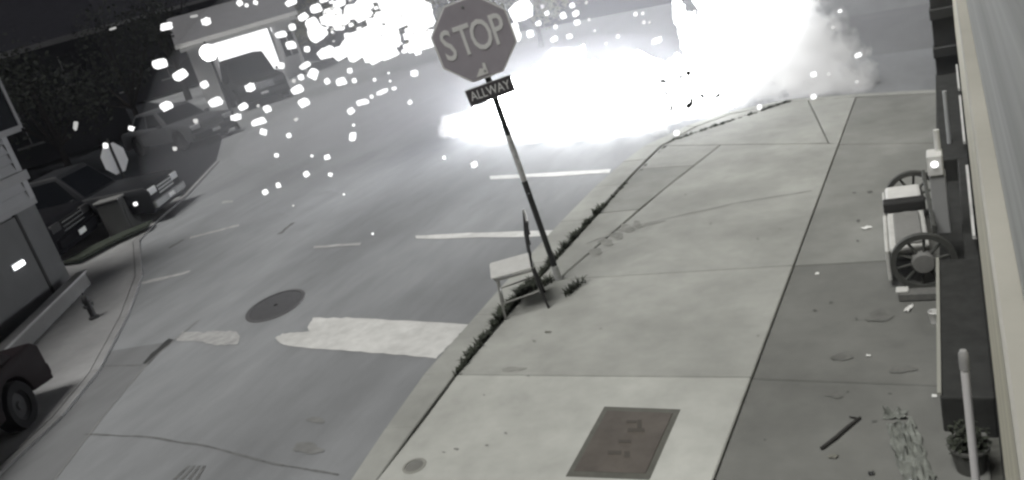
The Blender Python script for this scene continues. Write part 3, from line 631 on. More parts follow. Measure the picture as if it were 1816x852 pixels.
# ================================================================== CARS
def car(name, L, W, H, paint, kind='suv', chrome=False, lens=None):
    root = empty(name)
    hb = 0.56*H if kind != 'sedan' else 0.60*H; wr = 0.205*H if kind != 'sedan' else 0.225*H; xf, xr = L*0.31, -L*0.30; gz = wr*0.62
    def arch(xc, n=8): return [(xc+wr*1.16*math.cos(a), wr+wr*1.16*math.sin(a)) for a in [math.pi-math.pi*k/n for k in range(n+1)]]
    prof = [(-L/2, gz+0.05)]+[(x, max(zz, gz)) for x, zz in arch(xr)]+[(x, max(zz, gz)) for x, zz in arch(xf)]+[(L/2-0.04, gz), (L/2, gz+0.12), (L/2, hb*0.80), (L/2-0.10, hb*0.93), (L*0.20, hb*1.02), (-L/2+0.08, hb*1.0), (-L/2, hb*0.9)]
    b = MB(); n = len(prof)
    vs = [(x, y*W/2*(0.94 if zz > hb*0.9 else 1.0), zz) for y in (-1, 1) for x, zz in prof]
    b.add(vs, [tuple(range(n)), tuple(range(2*n-1, n-1, -1))]+[(i, n+i, n+(i+1) % n, (i+1) % n) for i in range(n)])
    b.build('body', paint, root, bevel=0.03, seg=2, smooth=True)
    # greenhouse
    if kind == 'suv': ca, cb, ra, rb_ = L*0.20, -L*0.47, L*0.08, -L*0.43
    elif kind == 'pickup': ca, cb, ra, rb_ = L*0.20, -L*0.10, L*0.09, -L*0.07
    else: ca, cb, ra, rb_ = L*0.19, -L*0.40, L*0.04, -L*0.24
    wl_, wt = W*0.46, W*0.38; zt = H-0.04; z0_ = hb*0.99
    gh = [(ca, -wl_, z0_), (ca, wl_, z0_), (cb, wl_, z0_), (cb, -wl_, z0_), (ra, -wt, zt), (ra, wt, zt), (rb_, wt, zt), (rb_, -wt, zt)]
    b = MB(); b.add(gh, [(3, 2, 1, 0), (4, 5, 6, 7), (0, 1, 5, 4), (1, 2, 6, 5), (2, 3, 7, 6), (3, 0, 4, 7)]); b.build('cabin', paint, root, bevel=0.035, seg=2, smooth=True)
    G = [Vector(p) for p in gh]
    def pane(ids, nm, kx=0.86, t0=0.10, t1=0.86, u0=0.05, u1=0.95):
        A, B, D, E = [G[i] for i in ids]       # A,B bottom, D,E top (E above A)
        def pt(u, t): return (A+(B-A)*u)*(1-t)+(E+(D-E)*u)*t
        q = [pt(u0, t0), pt(u1, t0), pt(u1, t1), pt(u0, t1)]; nn = (q[1]-q[0]).cross(q[3]-q[0]).normalized()
        if nn.dot((q[0]+q[2])/2-Vector((0, 0, H*0.7))) < 0: nn = -nn
        bq = MB(); bq.add([p-nn*0.01 for p in q]+[p+nn*0.012 for p in q], [(3, 2, 1, 0), (4, 5, 6, 7), (0, 1, 5, 4), (1, 2, 6, 5), (2, 3, 7, 6), (3, 0, 4, 7)])
        return bq.build(nm, GLASS, root)
    pane((0, 1, 5, 4), 'windscreen'); pane((2, 3, 7, 6), 'rear_window')
    for ids in ((1, 2, 6, 5), (0, 3, 7, 4)):
        if kind == 'pickup': pane(ids, 'side_window', u0=0.12, u1=0.9)
        else: pane(ids, 'side_window', u0=0.10, u1=0.46); pane(ids, 'side_window', u0=0.50, u1=0.90)
    if kind == 'pickup':
        b = MB(); b.box(((-L/2-L*0.11)/2, 0, hb*1.01), (L*0.37, W*0.8, 0.04)); b.build('bed', BLACK, root)
    # front
    fx_ = L/2
    for sy in (-1, 1):
        b = MB(); b.box((fx_-0.035, sy*W*0.36, hb*0.77), (0.09, W*0.20, hb*0.17)); b.build('headlight', lens or LENS, root, bevel=0.015, seg=1)
        b = MB(); b.box((-fx_+0.03, sy*W*0.40, hb*0.78), (0.08, W*0.13, hb*0.22)); b.build('taillight', REDLENS, root, bevel=0.012, seg=1)
        b = MB(); b.box((L*0.15, sy*(W/2+0.07), hb*1.05), (0.10, 0.16, 0.12)); b.build('mirror', paint, root, bevel=0.02, seg=2)
        for xx in (0.02, -0.20):
            if kind == 'pickup' and xx < 0: continue
            b = MB(); b.box((L*xx-0.1, sy*(W/2+0.008), hb*0.86), (0.16, 0.03, 0.03)); b.build('door_handle', CHROME if chrome else paint, root)
    gr = MB(); gr.box((fx_-0.02, 0, hb*0.72), (0.06, W*0.50, hb*0.26)); gp = gr.build('grille', BLACK, root, bevel=0.01, seg=1)
    for k in range(3):
        b = MB(); b.box((fx_+0.018, 0, hb*(0.63+0.085*k)), (0.02, W*0.48, 0.022 if not chrome else 0.05)); b.build('grille_bar', CHROME, gp)
    b = MB(); b.box((fx_+0.03, 0, hb*0.45), (0.14, W*0.96, hb*0.20)); b.build('front_bumper', CHROME if chrome else paint, root, bevel=0.03, seg=2)
    b = MB(); b.box((-fx_-0.02, 0, hb*0.45), (0.12, W*0.96, hb*0.20)); b.build('rear_bumper', CHROME if chrome else paint, root, bevel=0.03, seg=2)
    b = MB(); b.box((fx_+0.105, 0, hb*0.45), (0.012, 0.31, 0.10)); b.build('number_plate', SIGNWHITE, root)
    for xc in (xf, xr):
        for sy in (-1, 1):
            Mw = Matrix.Translation((xc, sy*(W/2-0.10), wr)) @ Matrix.Rotation(R(90)*(-sy), 4, 'X')
            b = MB(); b.lathe([(wr*0.60, -0.10), (wr*0.93, -0.11), (wr, -0.07), (wr, 0.07), (wr*0.93, 0.11), (wr*0.60, 0.10)], 24, Mw, closed=True); wo = b.build('wheel', BLACK, root, smooth=True)
            b = MB(); b.lathe([(0, 0.075), (wr*0.15, 0.08), (wr*0.2, 0.06), (wr*0.5, 0.05), (wr*0.62, 0.085), (wr*0.62, -0.08), (0, -0.08)], 20, Mw); rm = b.build('rim', RIM, wo, smooth=True)
    return root
def head(vx, vy): return math.atan2(vy, vx)
# pickup truck with bright front
f0, f1 = at(286, 388), at(346, 340); fm = (f0+f1)/2; fd = Vector(((f1-f0).y, -(f1-f0).x, 0)).normalized()
if fd.x < 0: fd = -fd
tk = car('pickup_truck', 5.2, 1.95, 1.75, CARGREY, 'pickup', True)
tk.location = (fm.x-fd.x*2.75, fm.y-fd.y*2.75, RZ+0.02); tk.rotation_euler = (0, 0, head(fd.x, fd.y)); tk.scale = (0.86, 0.86, 0.86); tk.location.x += fd.x*0.38; tk.location.y += fd.y*0.38
tag(tk, 'dark pickup truck with chrome grille and bumper parked facing the road', 'pickup truck')
sv = car('parked_suv', 4.6, 1.9, 1.70, BLACKPAINT, 'suv', lens=mat('unlit_lens', (0.03, 0.03, 0.032), 0.5))
f2 = at(160, 438); sv.location = (f2.x-fd.x*2.5, f2.y-fd.y*2.5, RZ+0.02); sv.rotation_euler = (0, 0, head(fd.x, fd.y)+R(4))
tag(sv, 'black parked vehicle in deep shadow between the clapboard house and the grey cabinet', 'suv')
cr = car('parked_car', 4.3, 1.75, 1.42, CARRED, 'sedan', lens=mat('unlit_lens', (0.03, 0.03, 0.032), 0.5))
e0 = at(100, 706, RZ); hd_ = Vector((-0.50, 0.866, 0)); 
side = Vector((hd_.y, -hd_.x, 0))
cpos = e0-hd_*1.75-side*0.72
cr.location = (cpos.x, cpos.y, RZ); cr.rotation_euler = (0, 0, head(-hd_.x, -hd_.y)); cr.scale = (0.86, 0.86, 0.86)
tag(cr, 'dark maroon car cut off by the lower left edge of the picture', 'car')
fc = car('far_parked_car', 4.4, 1.8, 1.45, CARSILVER, 'sedan')
a0, a1 = at(352, 262, RZ), at(432, 232, RZ); am = (a0+a1)/2
fc.location = (am.x-2.2, am.y+0.3, RZ); fc.rotation_euler = (0, 0, R(-10)); 
tag(fc, 'dim silver car parked beyond the pickup truck at the far side', 'car')
vn = car('dark_van', 4.6, 2.1, 2.1, mat('matt_dark_van', (0.014, 0.015, 0.015), 0.9, spec=0.0), 'suv', lens=mat('unlit_lens', (0.03, 0.03, 0.032), 0.5))
v0 = at(474, 186, RZ); vn.location = (v0.x-1.7, v0.y+1.4, RZ); vn.rotation_euler = (0, 0, R(-38))
tag(vn, 'dark van parked in front of the brightly lit white house', 'van')

# grey cabinet beside the pickup
kb = at(232, 402); ub = empty('utility_cabinet', (kb.x-0.3, kb.y+0.1, RZ+0.03), head(fd.x, fd.y))
b = MB(); b.box((0, 0, 0.36), (0.5, 0.62, 0.72)); b.build('cabinet_body', mat('cabinet_grey', (0.052, 0.053, 0.053), 0.7, var=0.08, scale=5), ub, bevel=0.015, seg=1)
b = MB(); b.box((0, 0, 0.745), (0.56, 0.68, 0.05)); b.build('lid', mat('cabinet_lid', (0.17, 0.17, 0.17), 0.6), ub, bevel=0.012, seg=1)
b = MB(); b.box((0.255, 0, 0.36), (0.012, 0.5, 0.58)); dr = b.build('door', mat('cabinet_grey', (0, 0, 0)), ub)
b = MB(); b.box((0.27, 0.18, 0.40), (0.02, 0.03, 0.10)); b.build('handle', GALV, dr)
tag(ub, 'grey roadside cabinet with pale lid beside the pickup truck', 'cabinet')

# signs seen from behind
def back_sign(name, u, v, dist, rf, label, lean):
    c = atd(u, v, dist); bs = Vector((c.x+lean[0], c.y+lean[1], 0.0)); o = empty(name, tuple(bs)); pdv = (c-bs)
    toc = CO-c; toc.z = 0; toc.normalize(); zf = (toc*0.12+Vector((0.98, 0.17, 0))).normalized(); yf = pdv.normalized(); xf_ = yf.cross(zf).normalized(); zf = xf_.cross(yf)
    M = Matrix.Translation(pdv-zf*0.035) @ Matrix((xf_, yf, zf)).transposed().to_4x4()
    b = MB(); b.prism(octagon(rf), -0.003, 0.003); p = b.build('sign_back', mat('bare_aluminium', (0.80, 0.80, 0.81), 0.5), o); p.matrix_local = M
    MB().tube([(0, 0, -0.1), tuple(pdv*1.0), tuple(pdv*1.0+pdv.normalized()*(rf+0.12))], 0.028, 8).build('post', POSTDARK, o, smooth=True)
    for t in (-0.2, 0.2): MB().tube([tuple(pdv+pdv.normalized()*t-zf*0.01), tuple(pdv+pdv.normalized()*t+zf*0.04)], 0.015, 8).build('bolt', GALV, o, smooth=True)
    return tag(o, label, 'stop sign')
back_sign('stop_sign', 205, 281, 22.0, 0.36, 'bright bare back of a stop sign on a dark post above the cabinet', (0.0, 0.0))
lc_ = atd(370, 95, 31.0)
sl = empty('street_lamp', (lc_.x, lc_.y, RZ))
hz2 = lc_.z-RZ
MB().tube([(0, 0, 0), (0, 0, 0.4), (0, 0, hz2-0.30)], [0.09, 0.055, 0.045], 10).build('pole', POSTDARK, sl, smooth=True)
MB().lathe([(0.05, hz2-0.32), (0.12, hz2-0.29), (0.12, hz2-0.25), (0.05, hz2-0.24)], 16).build('fitter', POSTDARK, sl, smooth=True)
MB().lathe([(0.0, hz2-0.27), (0.14, hz2-0.24), (0.26, hz2-0.10), (0.29, hz2+0.04), (0.25, hz2+0.18), (0.12, hz2+0.28), (0.0, hz2+0.30)], 20).build('globe', mat('lamp_globe', (0.9, 0.9, 0.9), 0.5, emit=5.0), sl, smooth=True)
MB().lathe([(0.0, hz2+0.42), (0.03, hz2+0.40), (0.05, hz2+0.30), (0.0, hz2+0.29)], 10).build('finial', POSTDARK, sl, smooth=True)
tag(sl, 'glaring globe street lamp on a dark pole left of the white house', 'street lamp')

# ================================================================== BACKGROUND: houses, trees, hedge
def house(name, c, rz, wd, dp, ht, roofh, wallm, roofm, label, wins, lit=None):
    o = empty(name, c, rz)
    b = MB(); b.box((0, 0, ht/2), (wd, dp, ht)); b.build('wall', wallm, o)
    b = MB(); ov = 0.45
    b.add([(-wd/2-ov, -dp/2-ov, ht+0.01), (wd/2+ov, -dp/2-ov, ht+0.01), (wd/2+ov, dp/2+ov, ht+0.01), (-wd/2-ov, dp/2+ov, ht+0.01), (-wd/2-ov, 0, ht+roofh), (wd/2+ov, 0, ht+roofh)], [(3, 2, 1, 0), (0, 1, 5, 4), (2, 3, 4, 5), (0, 4, 3), (1, 2, 5)]); rf = b.build('roof', roofm, o)
    b = MB(); b.box((wd*0.22, 0.3, ht+roofh), (0.6, 0.6, 1.2)); b.build('chimney', wallm, rf)
    b = MB(); b.box((0, -dp/2-ov-0.02, ht+0.0), (wd+2*ov, 0.05, 0.22)); b.build('fascia', TRIM if lit is None else lit, rf)
    for (x, z, ww, hh) in wins:
        b = MB(); b.box((x, -dp/2-0.01, z), (ww, 0.06, hh)); wi = b.build('window', GLASS, o)
        b = MB(); b.box((x, -dp/2-0.03, z-hh/2-0.05), (ww+0.2, 0.12, 0.09)); b.build('sill', TRIM if lit is None else lit, wi)
        b = MB(); b.box((x, -dp/2-0.05, z), (0.05, 0.03, hh)); b.build('mullion', TRIM if lit is None else lit, wi)
    return tag(o, label, 'house')
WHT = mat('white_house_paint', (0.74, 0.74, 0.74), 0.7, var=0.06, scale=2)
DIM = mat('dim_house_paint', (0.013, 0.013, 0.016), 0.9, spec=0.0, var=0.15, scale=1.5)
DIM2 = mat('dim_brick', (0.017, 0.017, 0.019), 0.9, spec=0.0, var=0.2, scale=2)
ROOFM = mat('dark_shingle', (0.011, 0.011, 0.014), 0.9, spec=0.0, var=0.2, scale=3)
hb0 = at(470, 152, RZ)
print('house base', hb0)
house('white_house', (hb0.x-2.0, hb0.y+1.5, RZ), R(45), 5.5, 5.0, 3.1, 1.5, WHT, mat('pale_roof', (0.12, 0.12, 0.13), 0.8, var=0.1, scale=2), 'white house glaring in the blast light behind the dark van', [(2.25, 1.7, 0.7, 1.2)], WHT)
wh = bpy.data.objects['white_house']
b = MB(); b.box((0.1, -2.54, 1.70), (3.1, 0.05, 2.1)); pp_ = b.build('facade_glow_panel', mat('facade_glow', (0.8, 0.8, 0.8), 0.5, emit=1.6), wh)  # glowing panel added so the facade reads as blown out by light
for xx in (-1.44, 1.64):
    b = MB(); b.box((xx, -2.58, 1.55), (0.07, 0.05, 1.95)); b.build('glow_panel_bar', WHT, pp_)
for xx in (-2.6, -1.9, 1.5, 2.6):
    b = MB(); b.box((xx, -3.4, 1.4), (0.14, 0.14, 2.8)); b.build('porch_post', WHT, wh)
b = MB(); b.box((0, -3.1, 2.88), (6.0, 1.3, 0.16)); b.build('porch_roof', WHT, wh)
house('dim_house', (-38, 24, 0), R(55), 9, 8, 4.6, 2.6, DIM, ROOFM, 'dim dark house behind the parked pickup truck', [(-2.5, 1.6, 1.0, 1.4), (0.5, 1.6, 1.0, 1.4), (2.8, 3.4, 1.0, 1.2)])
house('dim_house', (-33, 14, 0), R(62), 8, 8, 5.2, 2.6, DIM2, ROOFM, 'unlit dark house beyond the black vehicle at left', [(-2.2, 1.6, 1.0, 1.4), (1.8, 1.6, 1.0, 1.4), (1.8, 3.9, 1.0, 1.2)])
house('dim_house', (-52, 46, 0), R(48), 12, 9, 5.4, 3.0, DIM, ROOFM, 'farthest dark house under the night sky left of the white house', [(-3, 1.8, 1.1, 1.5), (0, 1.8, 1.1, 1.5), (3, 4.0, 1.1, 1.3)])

LEAF = mat('leaves_darkened_for_night', (0.026, 0.029, 0.025), 0.9, spec=0.0, var=0.4, scale=6)  # leaf colour darkened below natural to stand in for night
LEAFL = mat('leaves_lightened_near_blast', (0.13, 0.135, 0.06), 0.7, var=0.4, scale=6)  # lighter leaf copy, paints the blast's light onto these bushes
BARK = mat('bark', (0.020, 0.018, 0.017), 0.95, spec=0.0, var=0.3, scale=12)
def tree(name, x, y, h, cr_, label, m=LEAF, n=2600, seed=0, trunk=0.35, cat='tree', ls=0.16, z=RZ-0.05):
    rnd = random.Random(seed); o = empty(name, (x, y, z)); tb = MB(); th = h*trunk
    tb.tube([(0, 0, 0), (0.04*h*0.2, 0.02, th*0.6), (0.03, 0.05, th), (0, 0, h*0.72)], [0.028*h, 0.022*h, 0.018*h, 0.006*h], 8)
    cl = []
    for k in range(11):
        a = rnd.uniform(0, 6.28); rr = cr_*rnd.uniform(0.35, 0.85); zz = th+(h-th)*rnd.uniform(0.15, 0.85); c = Vector((rr*math.cos(a), rr*math.sin(a), zz)); cl.append((c, cr_*rnd.uniform(0.30, 0.52)))
        tb.tube([(0, 0, th*0.8+0.1*k*0.1), c*0.5+Vector((0, 0, th*0.35)), c], [0.010*h, 0.006*h, 0.002*h], 6)
    cl.append((Vector((0, 0, h-cr_*0.4)), cr_*0.5))
    tb.build('trunk', BARK, o, smooth=True); lb_ = MB()
    for k in range(n):
        c, q = rnd.choice(cl); d = Vector((rnd.gauss(0, 1), rnd.gauss(0, 1), rnd.gauss(0, 0.8))); d.normalize(); p = c+d*q*rnd.random()**0.4
        t = Vector((rnd.gauss(0, 1), rnd.gauss(0, 1), rnd.gauss(0, 0.6))).normalized(); s_ = t.cross(Vector((rnd.gauss(0, 1), rnd.gauss(0, 1), rnd.gauss(0, 1)))).normalized(); L = ls*rnd.uniform(0.6, 1.3)
        lb_.poly([p-t*L*0.5, p+s_*L*0.28, p+t*L*0.5, p-s_*L*0.28])
    me = bpy.data.meshes.new('crown'); me.from_pydata(lb_.v, [], lb_.f); me.materials.append(m)
    part('crown', me, o); return tag(o, label, cat)
def gp(u, v): p = at(u, v, RZ); return p.x, p.y
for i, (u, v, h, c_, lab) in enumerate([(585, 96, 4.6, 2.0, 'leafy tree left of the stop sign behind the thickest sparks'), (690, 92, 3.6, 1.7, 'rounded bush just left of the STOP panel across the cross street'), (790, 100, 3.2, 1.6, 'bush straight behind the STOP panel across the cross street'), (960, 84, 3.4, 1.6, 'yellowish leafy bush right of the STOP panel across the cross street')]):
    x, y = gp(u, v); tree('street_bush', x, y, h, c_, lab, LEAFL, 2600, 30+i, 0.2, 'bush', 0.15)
for i, (x, y, h, c_, lab) in enumerate([(-24, 12.0, 5.5, 2.6, 'dark tree directly behind the black vehicle'), (-26, 17.5, 5.0, 2.4, 'dark tree behind the bright sign back'), (-30, 24, 5.5, 2.6, 'dark tree behind the silver car'), (-40, 36, 8, 3.4, 'tall dark tree at the upper left under the sky'), (-21.5, 8.2, 4.5, 2.2, 'dark leafy tree beside the clapboard house corner'), (-46, 28, 9, 4.0, 'largest dark tree against the night sky at far left')]):
    tree('dark_tree', x, y, h, c_, lab, LEAF, 2400, 60+i, 0.3)
# ================================================================== FIREBALL, SMOKE, SPARKS, DEBRIS
FIRE = mat('white_hot_fire', (0, 0, 0), 1.0, emit=30.0, ecol=(0.97, 0.985, 1.0))
FIRE2 = mat('rising_fire', (0, 0, 0), 1.0, emit=8.0, ecol=(0.97, 0.985, 1.0))
def blob(bm, c, r, seed, sq=(1, 1, 1), amp=0.62, sub=3):
    res = bmesh.ops.create_icosphere(bm, subdivisions=sub, radius=1.0)
    for v in res['verts']:
        d = v.co.normalized(); nn = noise.fractal(d*2.4+Vector((seed*3.1, seed*1.7, 0)), 1.0, 2.0, 4)
        v.co = Vector(c)+Vector((d.x*sq[0], d.y*sq[1], d.z*sq[2]))*r*(1+amp*nn)
fire = empty('fireball', tuple(at(1080, 225, RZ)))
f_org = fire.location.copy()
def fire_part(nm, lst, seed, fm=FIRE):
    bm = bmesh.new()
    for i, (u, v, rp, y, sq) in enumerate(lst):
        c = aty(u, v, y); r_ = rp*((c-CO).length/FPX); blob(bm, c-f_org, r_, seed+i, sq)
    for f in bm.faces: f.smooth = True
    me = bpy.data.meshes.new(nm); bm.to_mesh(me); bm.free(); me.materials.append(fm); return part(nm, me, fire)
fire_part('ground_flame', [(855, 206, 20, 15.3, (2.0, 1, 0.7)), (900, 196, 30, 15.0, (1.6, 1, 0.8)), (950, 178, 46, 15.0, (1.4, 1, 0.9)), (1010, 165, 56, 14.6, (1.3, 1, 1)), (1080, 172, 56, 14.3, (1.2, 1, 1)), (1150, 170, 54, 14.0, (1.2, 1, 1)), (1210, 150, 44, 13.9, (1.2, 1, 1)), (990, 120, 30, 15, (1.4, 1, .6))], 1)
fire_part('rising_flame', [(1300, 60, 62, 14.0, (1, 1, 1.1)), (1340, 20, 60, 14.0, (1, 1, 1)), (1260, 110, 48, 13.9, (1, 1, 1)), (1225, 62, 26, 14.0, (0.8, 1, 1.4)), (1205, 28, 14, 14.0, (0.7, 1, 1.6)), (1380, 0, 30, 14.1, (1, 1, 0.9)), (1340, 70, 34, 14.0, (1, 1, 1)), (1290, 0, 40, 14.0, (1, 1, 1))], 20, FIRE2)
tag(fire, 'white-hot fireball spreading over the road at the corner', 'fireball')

# smoke: a closed volume round the fire and the dome to its right
lobes = [(1395, 95, 92, 13.9), (1455, 125, 70, 13.8), (1508, 148, 46, 13.6), (905, 236, 26, 13.7), (965, 236, 30, 13.5), (1035, 232, 32, 13.2), (1105, 228, 34, 12.9), (1165, 216, 36, 12.8), (1000, 118, 30, 15.0), (1095, 116, 30, 14.6), (860, 226, 26, 14.4), (805, 226, 34, 15.0), (1480, 150, 60, 13.7), (1530, 158, 30, 13.5), (1330, 120, 80, 13.8), (1200, 195, 50, 13.4), (1385, 30, 70, 14.0)]
pts = []
for (u, v, rp, y) in lobes:
    c = aty(u, v, y); pts.append((c, rp*((c-CO).length/FPX)))
lo = Vector([min(c[i]-r_*1.25 for c, r_ in pts) for i in range(3)]); hi = Vector([max(c[i]+r_*1.25 for c, r_ in pts) for i in range(3)])
lo.z = max(lo.z, RZ+0.02)
b = MB(); b.box((lo+hi)/2, hi-lo)
sm = bpy.data.materials.new('self_glowing_smoke'); sm.use_nodes = True; n = sm.node_tree; n.nodes.clear(); L_ = n.links.new
out = n.nodes.new('ShaderNodeOutputMaterial'); pv = n.nodes.new('ShaderNodeVolumePrincipled'); L_(pv.outputs[0], out.inputs['Volume'])
pv.inputs['Color'].default_value = (0.985, 0.985, 0.985, 1); pv.inputs['Anisotropy'].default_value = 0.0
geo = n.nodes.new('ShaderNodeNewGeometry')
nz = n.nodes.new('ShaderNodeTexNoise'); nz.inputs['Scale'].default_value = 1.5; nz.inputs['Detail'].default_value = 3; nz.inputs['Roughness'].default_value = 0.6
L_(geo.outputs['Position'], nz.inputs['Vector'])
sub = n.nodes.new('ShaderNodeVectorMath'); sub.operation = 'SUBTRACT'; sub.inputs[1].default_value = (0.5, 0.5, 0.5); L_(nz.outputs['Color'], sub.inputs[0])
scl = n.nodes.new('ShaderNodeVectorMath'); scl.operation = 'SCALE'; scl.inputs['Scale'].default_value = 0.75; L_(sub.outputs[0], scl.inputs[0])
wp = n.nodes.new('ShaderNodeVectorMath'); wp.operation = 'ADD'; L_(geo.outputs['Position'], wp.inputs[0]); L_(scl.outputs[0], wp.inputs[1])
acc = None
for c, r_ in pts:
    ds = n.nodes.new('ShaderNodeVectorMath'); ds.operation = 'DISTANCE'; ds.inputs[1].default_value = tuple(c); L_(wp.outputs[0], ds.inputs[0])
    mr = n.nodes.new('ShaderNodeMapRange'); mr.inputs['From Min'].default_value = r_*1.15; mr.inputs['From Max'].default_value = 0.0; mr.inputs['To Min'].default_value = 0; mr.inputs['To Max'].default_value = 1
    L_(ds.outputs['Value'], mr.inputs['Value'])
    if acc is None: acc = mr.outputs[0]
    else:
        mx = n.nodes.new('ShaderNodeMath'); mx.operation = 'MAXIMUM'; L_(acc, mx.inputs[0]); L_(mr.outputs[0], mx.inputs[1]); acc = mx.outputs[0]
n2 = n.nodes.new('ShaderNodeTexNoise'); n2.inputs['Scale'].default_value = 3.4; n2.inputs['Detail'].default_value = 3; n2.inputs['Roughness'].default_value = 0.6; L_(geo.outputs['Position'], n2.inputs['Vector'])
er = n.nodes.new('ShaderNodeMath'); er.operation = 'MULTIPLY_ADD'; er.inputs[1].default_value = 1.5; L_(n2.outputs['Fac'], er.inputs[0]); er.inputs[2].default_value = -0.75
ad = n.nodes.new('ShaderNodeMath'); ad.operation = 'ADD'; L_(acc, ad.inputs[0]); L_(er.outputs[0], ad.inputs[1])
ga = n.nodes.new('ShaderNodeMath'); ga.operation = 'GREATER_THAN'; ga.inputs[1].default_value = 0.001; L_(acc, ga.inputs[0])
st_ = n.nodes.new('ShaderNodeMapRange'); st_.interpolation_type = 'SMOOTHSTEP'; st_.inputs['From Min'].default_value = 0.16; st_.inputs['From Max'].default_value = 0.42; L_(ad.outputs[0], st_.inputs['Value'])
dm0 = n.nodes.new('ShaderNodeMath'); dm0.operation = 'MULTIPLY'; L_(st_.outputs[0], dm0.inputs[0]); L_(ga.outputs[0], dm0.inputs[1])
dm = n.nodes.new('ShaderNodeMath'); dm.operation = 'MULTIPLY'; dm.inputs[1].default_value = 5.0; L_(dm0.outputs[0], dm.inputs[0]); L_(dm.outputs[0], pv.inputs['Density'])
hot = n.nodes.new('ShaderNodeMath'); hot.operation = 'MULTIPLY'; hot.inputs[1].default_value = 1.3; L_(dm0.outputs[0], hot.inputs[0]); hv = n.nodes.new('ShaderNodeMapRange'); hv.inputs['From Min'].default_value = 0.40; hv.inputs['From Max'].default_value = 0.62; hv.inputs['To Min'].default_value = 0.30; hv.inputs['To Max'].default_value = 1.35; L_(nz.outputs['Fac'], hv.inputs['Value'])  # smoke's own emission stands in for firelight scattered through it
h2 = n.nodes.new('ShaderNodeMath'); h2.operation = 'MULTIPLY'; L_(hot.outputs[0], h2.inputs[0]); L_(hv.outputs[0], h2.inputs[1]); L_(h2.outputs[0], pv.inputs['Emission Strength']); pv.inputs['Emission Color'].default_value = (1, 1, 1, 1)
smk = b.build('smoke', sm); smk['kind'] = 'stuff'; tag(smk, 'pale billowing smoke with an added glow at the street corner', 'smoke')

SPK = mat('spark_glow', (0, 0, 0), 1.0, emit=1.5, ecol=(1, 1, 1))
SPKD = mat('dim_spark_glow', (0, 0, 0), 1.0, emit=0.5, ecol=(1, 0.99, 0.97))
sparks = []
SPK.cycles.emission_sampling = 'NONE'; SPKD.cycles.emission_sampling = 'NONE'
def spark_mesh(seed):
    bm = bmesh.new(); rs = random.Random(seed)
    res = bmesh.ops.create_icosphere(bm, subdivisions=2, radius=1.0)
    for v in res['verts']:
        d = v.co.normalized(); v.co = Vector([math.copysign(abs(q)**0.55, q) for q in d])*(1+0.34*noise.noise(d*1.6+Vector((seed*5.1, 0, 0))))
    for f in bm.faces: f.smooth = True
    me = bpy.data.meshes.new('spark'); bm.to_mesh(me); bm.free(); me.materials.append(SPK); return me
SM = [spark_mesh(k) for k in range(6)]
SPK2 = mat('cooling_spark_glow', (0, 0, 0), 1.0, emit=0.75, ecol=(1, 0.99, 0.97)); SPK2.cycles.emission_sampling = 'NONE'
SC_ = []
for k in range(3):
    me_ = spark_mesh(20+k); me_.materials.clear(); me_.materials.append(SPK2); SC_.append(me_)
SD = spark_mesh(9); SD.materials.clear(); SD.materials.append(SPKD)
def spark(u, v, w_, h_, label, dist=None, rot=None, dim=False):
    rnd = random.Random(int(u*7+v*131))
    d0 = ray(u, v); gd = (CO.z-RZ-0.15)/max(-d0.normalized().z, 0.03)
    dd = min(dist or 13.0*rnd.uniform(0.85, 1.35), gd*0.97)
    p = atd(u, v, dd); k = dd/FPX/2*0.77
    o = bpy.data.objects.new('spark', SD if dim else (rnd.choice(SC_) if max(w_, h_) < 10 and rnd.random() < 0.45 else rnd.choice(SM))); C.objects.link(o)
    a = rot if rot is not None else (R(rnd.uniform(8, 32)) if w_ > h_ else rnd.uniform(-0.4, 0.4))
    o.matrix_world = Matrix.Translation(p) @ (ROT @ Matrix.Rotation(a, 3, 'Z')).to_4x4() @ Matrix.Diagonal((w_*k, h_*k, min(w_, h_)*k, 1))
    tag(o, label, 'spark', 'white-hot sparks thrown out by the blast'); sparks.append(o)
LA = 'white-hot spark flying against the dark upper left background'
for s_ in [(295, 47, 24, 13), (366, 38, 18, 14), (283, 113, 29, 18), (319, 133, 30, 18), (295, 189, 25, 17), (425, 6, 12, 11), (437, 10, 7, 7), (453, 5, 9, 9)]: spark(*s_, LA)
LD = 'faint fading spark in the dark upper left'
for s_ in [(344, 29, 16, 5), (134, 223, 7, 18), (200, 51, 14, 4)]: spark(*s_, LD, dim=True)
LB = 'small spark in the dark above the parked cars at left'
for s_ in [(233, 228, 10, 10), (187, 259, 9, 12), (347, 215, 9, 9), (310, 264, 8, 8), (240, 362, 8, 8), (382, 182, 28, 17), (362, 150, 16, 14)]: spark(*s_, LB, dist=12.5)
LC = 'bright spark flying in front of the dark van and the white house'
for s_ in [(431, 190, 20, 13), (444, 155, 20, 16), (419, 208, 22, 13), (460, 216, 34, 13, ), (474, 194, 16, 15), (467, 234, 14, 14), (458, 188, 6, 6), (498, 117, 13, 13), (498, 62, 24, 12), (518, 48, 14, 13), (516, 5, 24, 12), (537, 30, 22, 13), (516, 81, 22, 16), (544, 88, 12, 12)]: spark(*s_, LC)
LE = 'white spark flying low over the road between van and stop sign'
for s_ in [(539, 183, 24, 18), (527, 160, 26, 16), (512, 241, 10, 10), (525, 212, 9, 6), (490, 276, 9, 9), (553, 277, 6, 6), (580, 279, 13, 11), (625, 243, 14, 20), (627, 222, 6, 6), (622, 197, 16, 13), (643, 182, 28, 12), (659, 172, 8, 8), (678, 163, 26, 9), (699, 157, 10, 7), (735, 130, 16, 14), (727, 182, 10, 9), (664, 142, 7, 7), (689, 130, 5, 5), (692, 144, 5, 5), (620, 126, 11, 11), (606, 145, 24, 15), (628, 143, 10, 10), (580, 145, 12, 12), (556, 132, 20, 22), (541, 117, 24, 11), (534, 137, 12, 12), (521, 144, 8, 8)]: spark(*s_, LE)
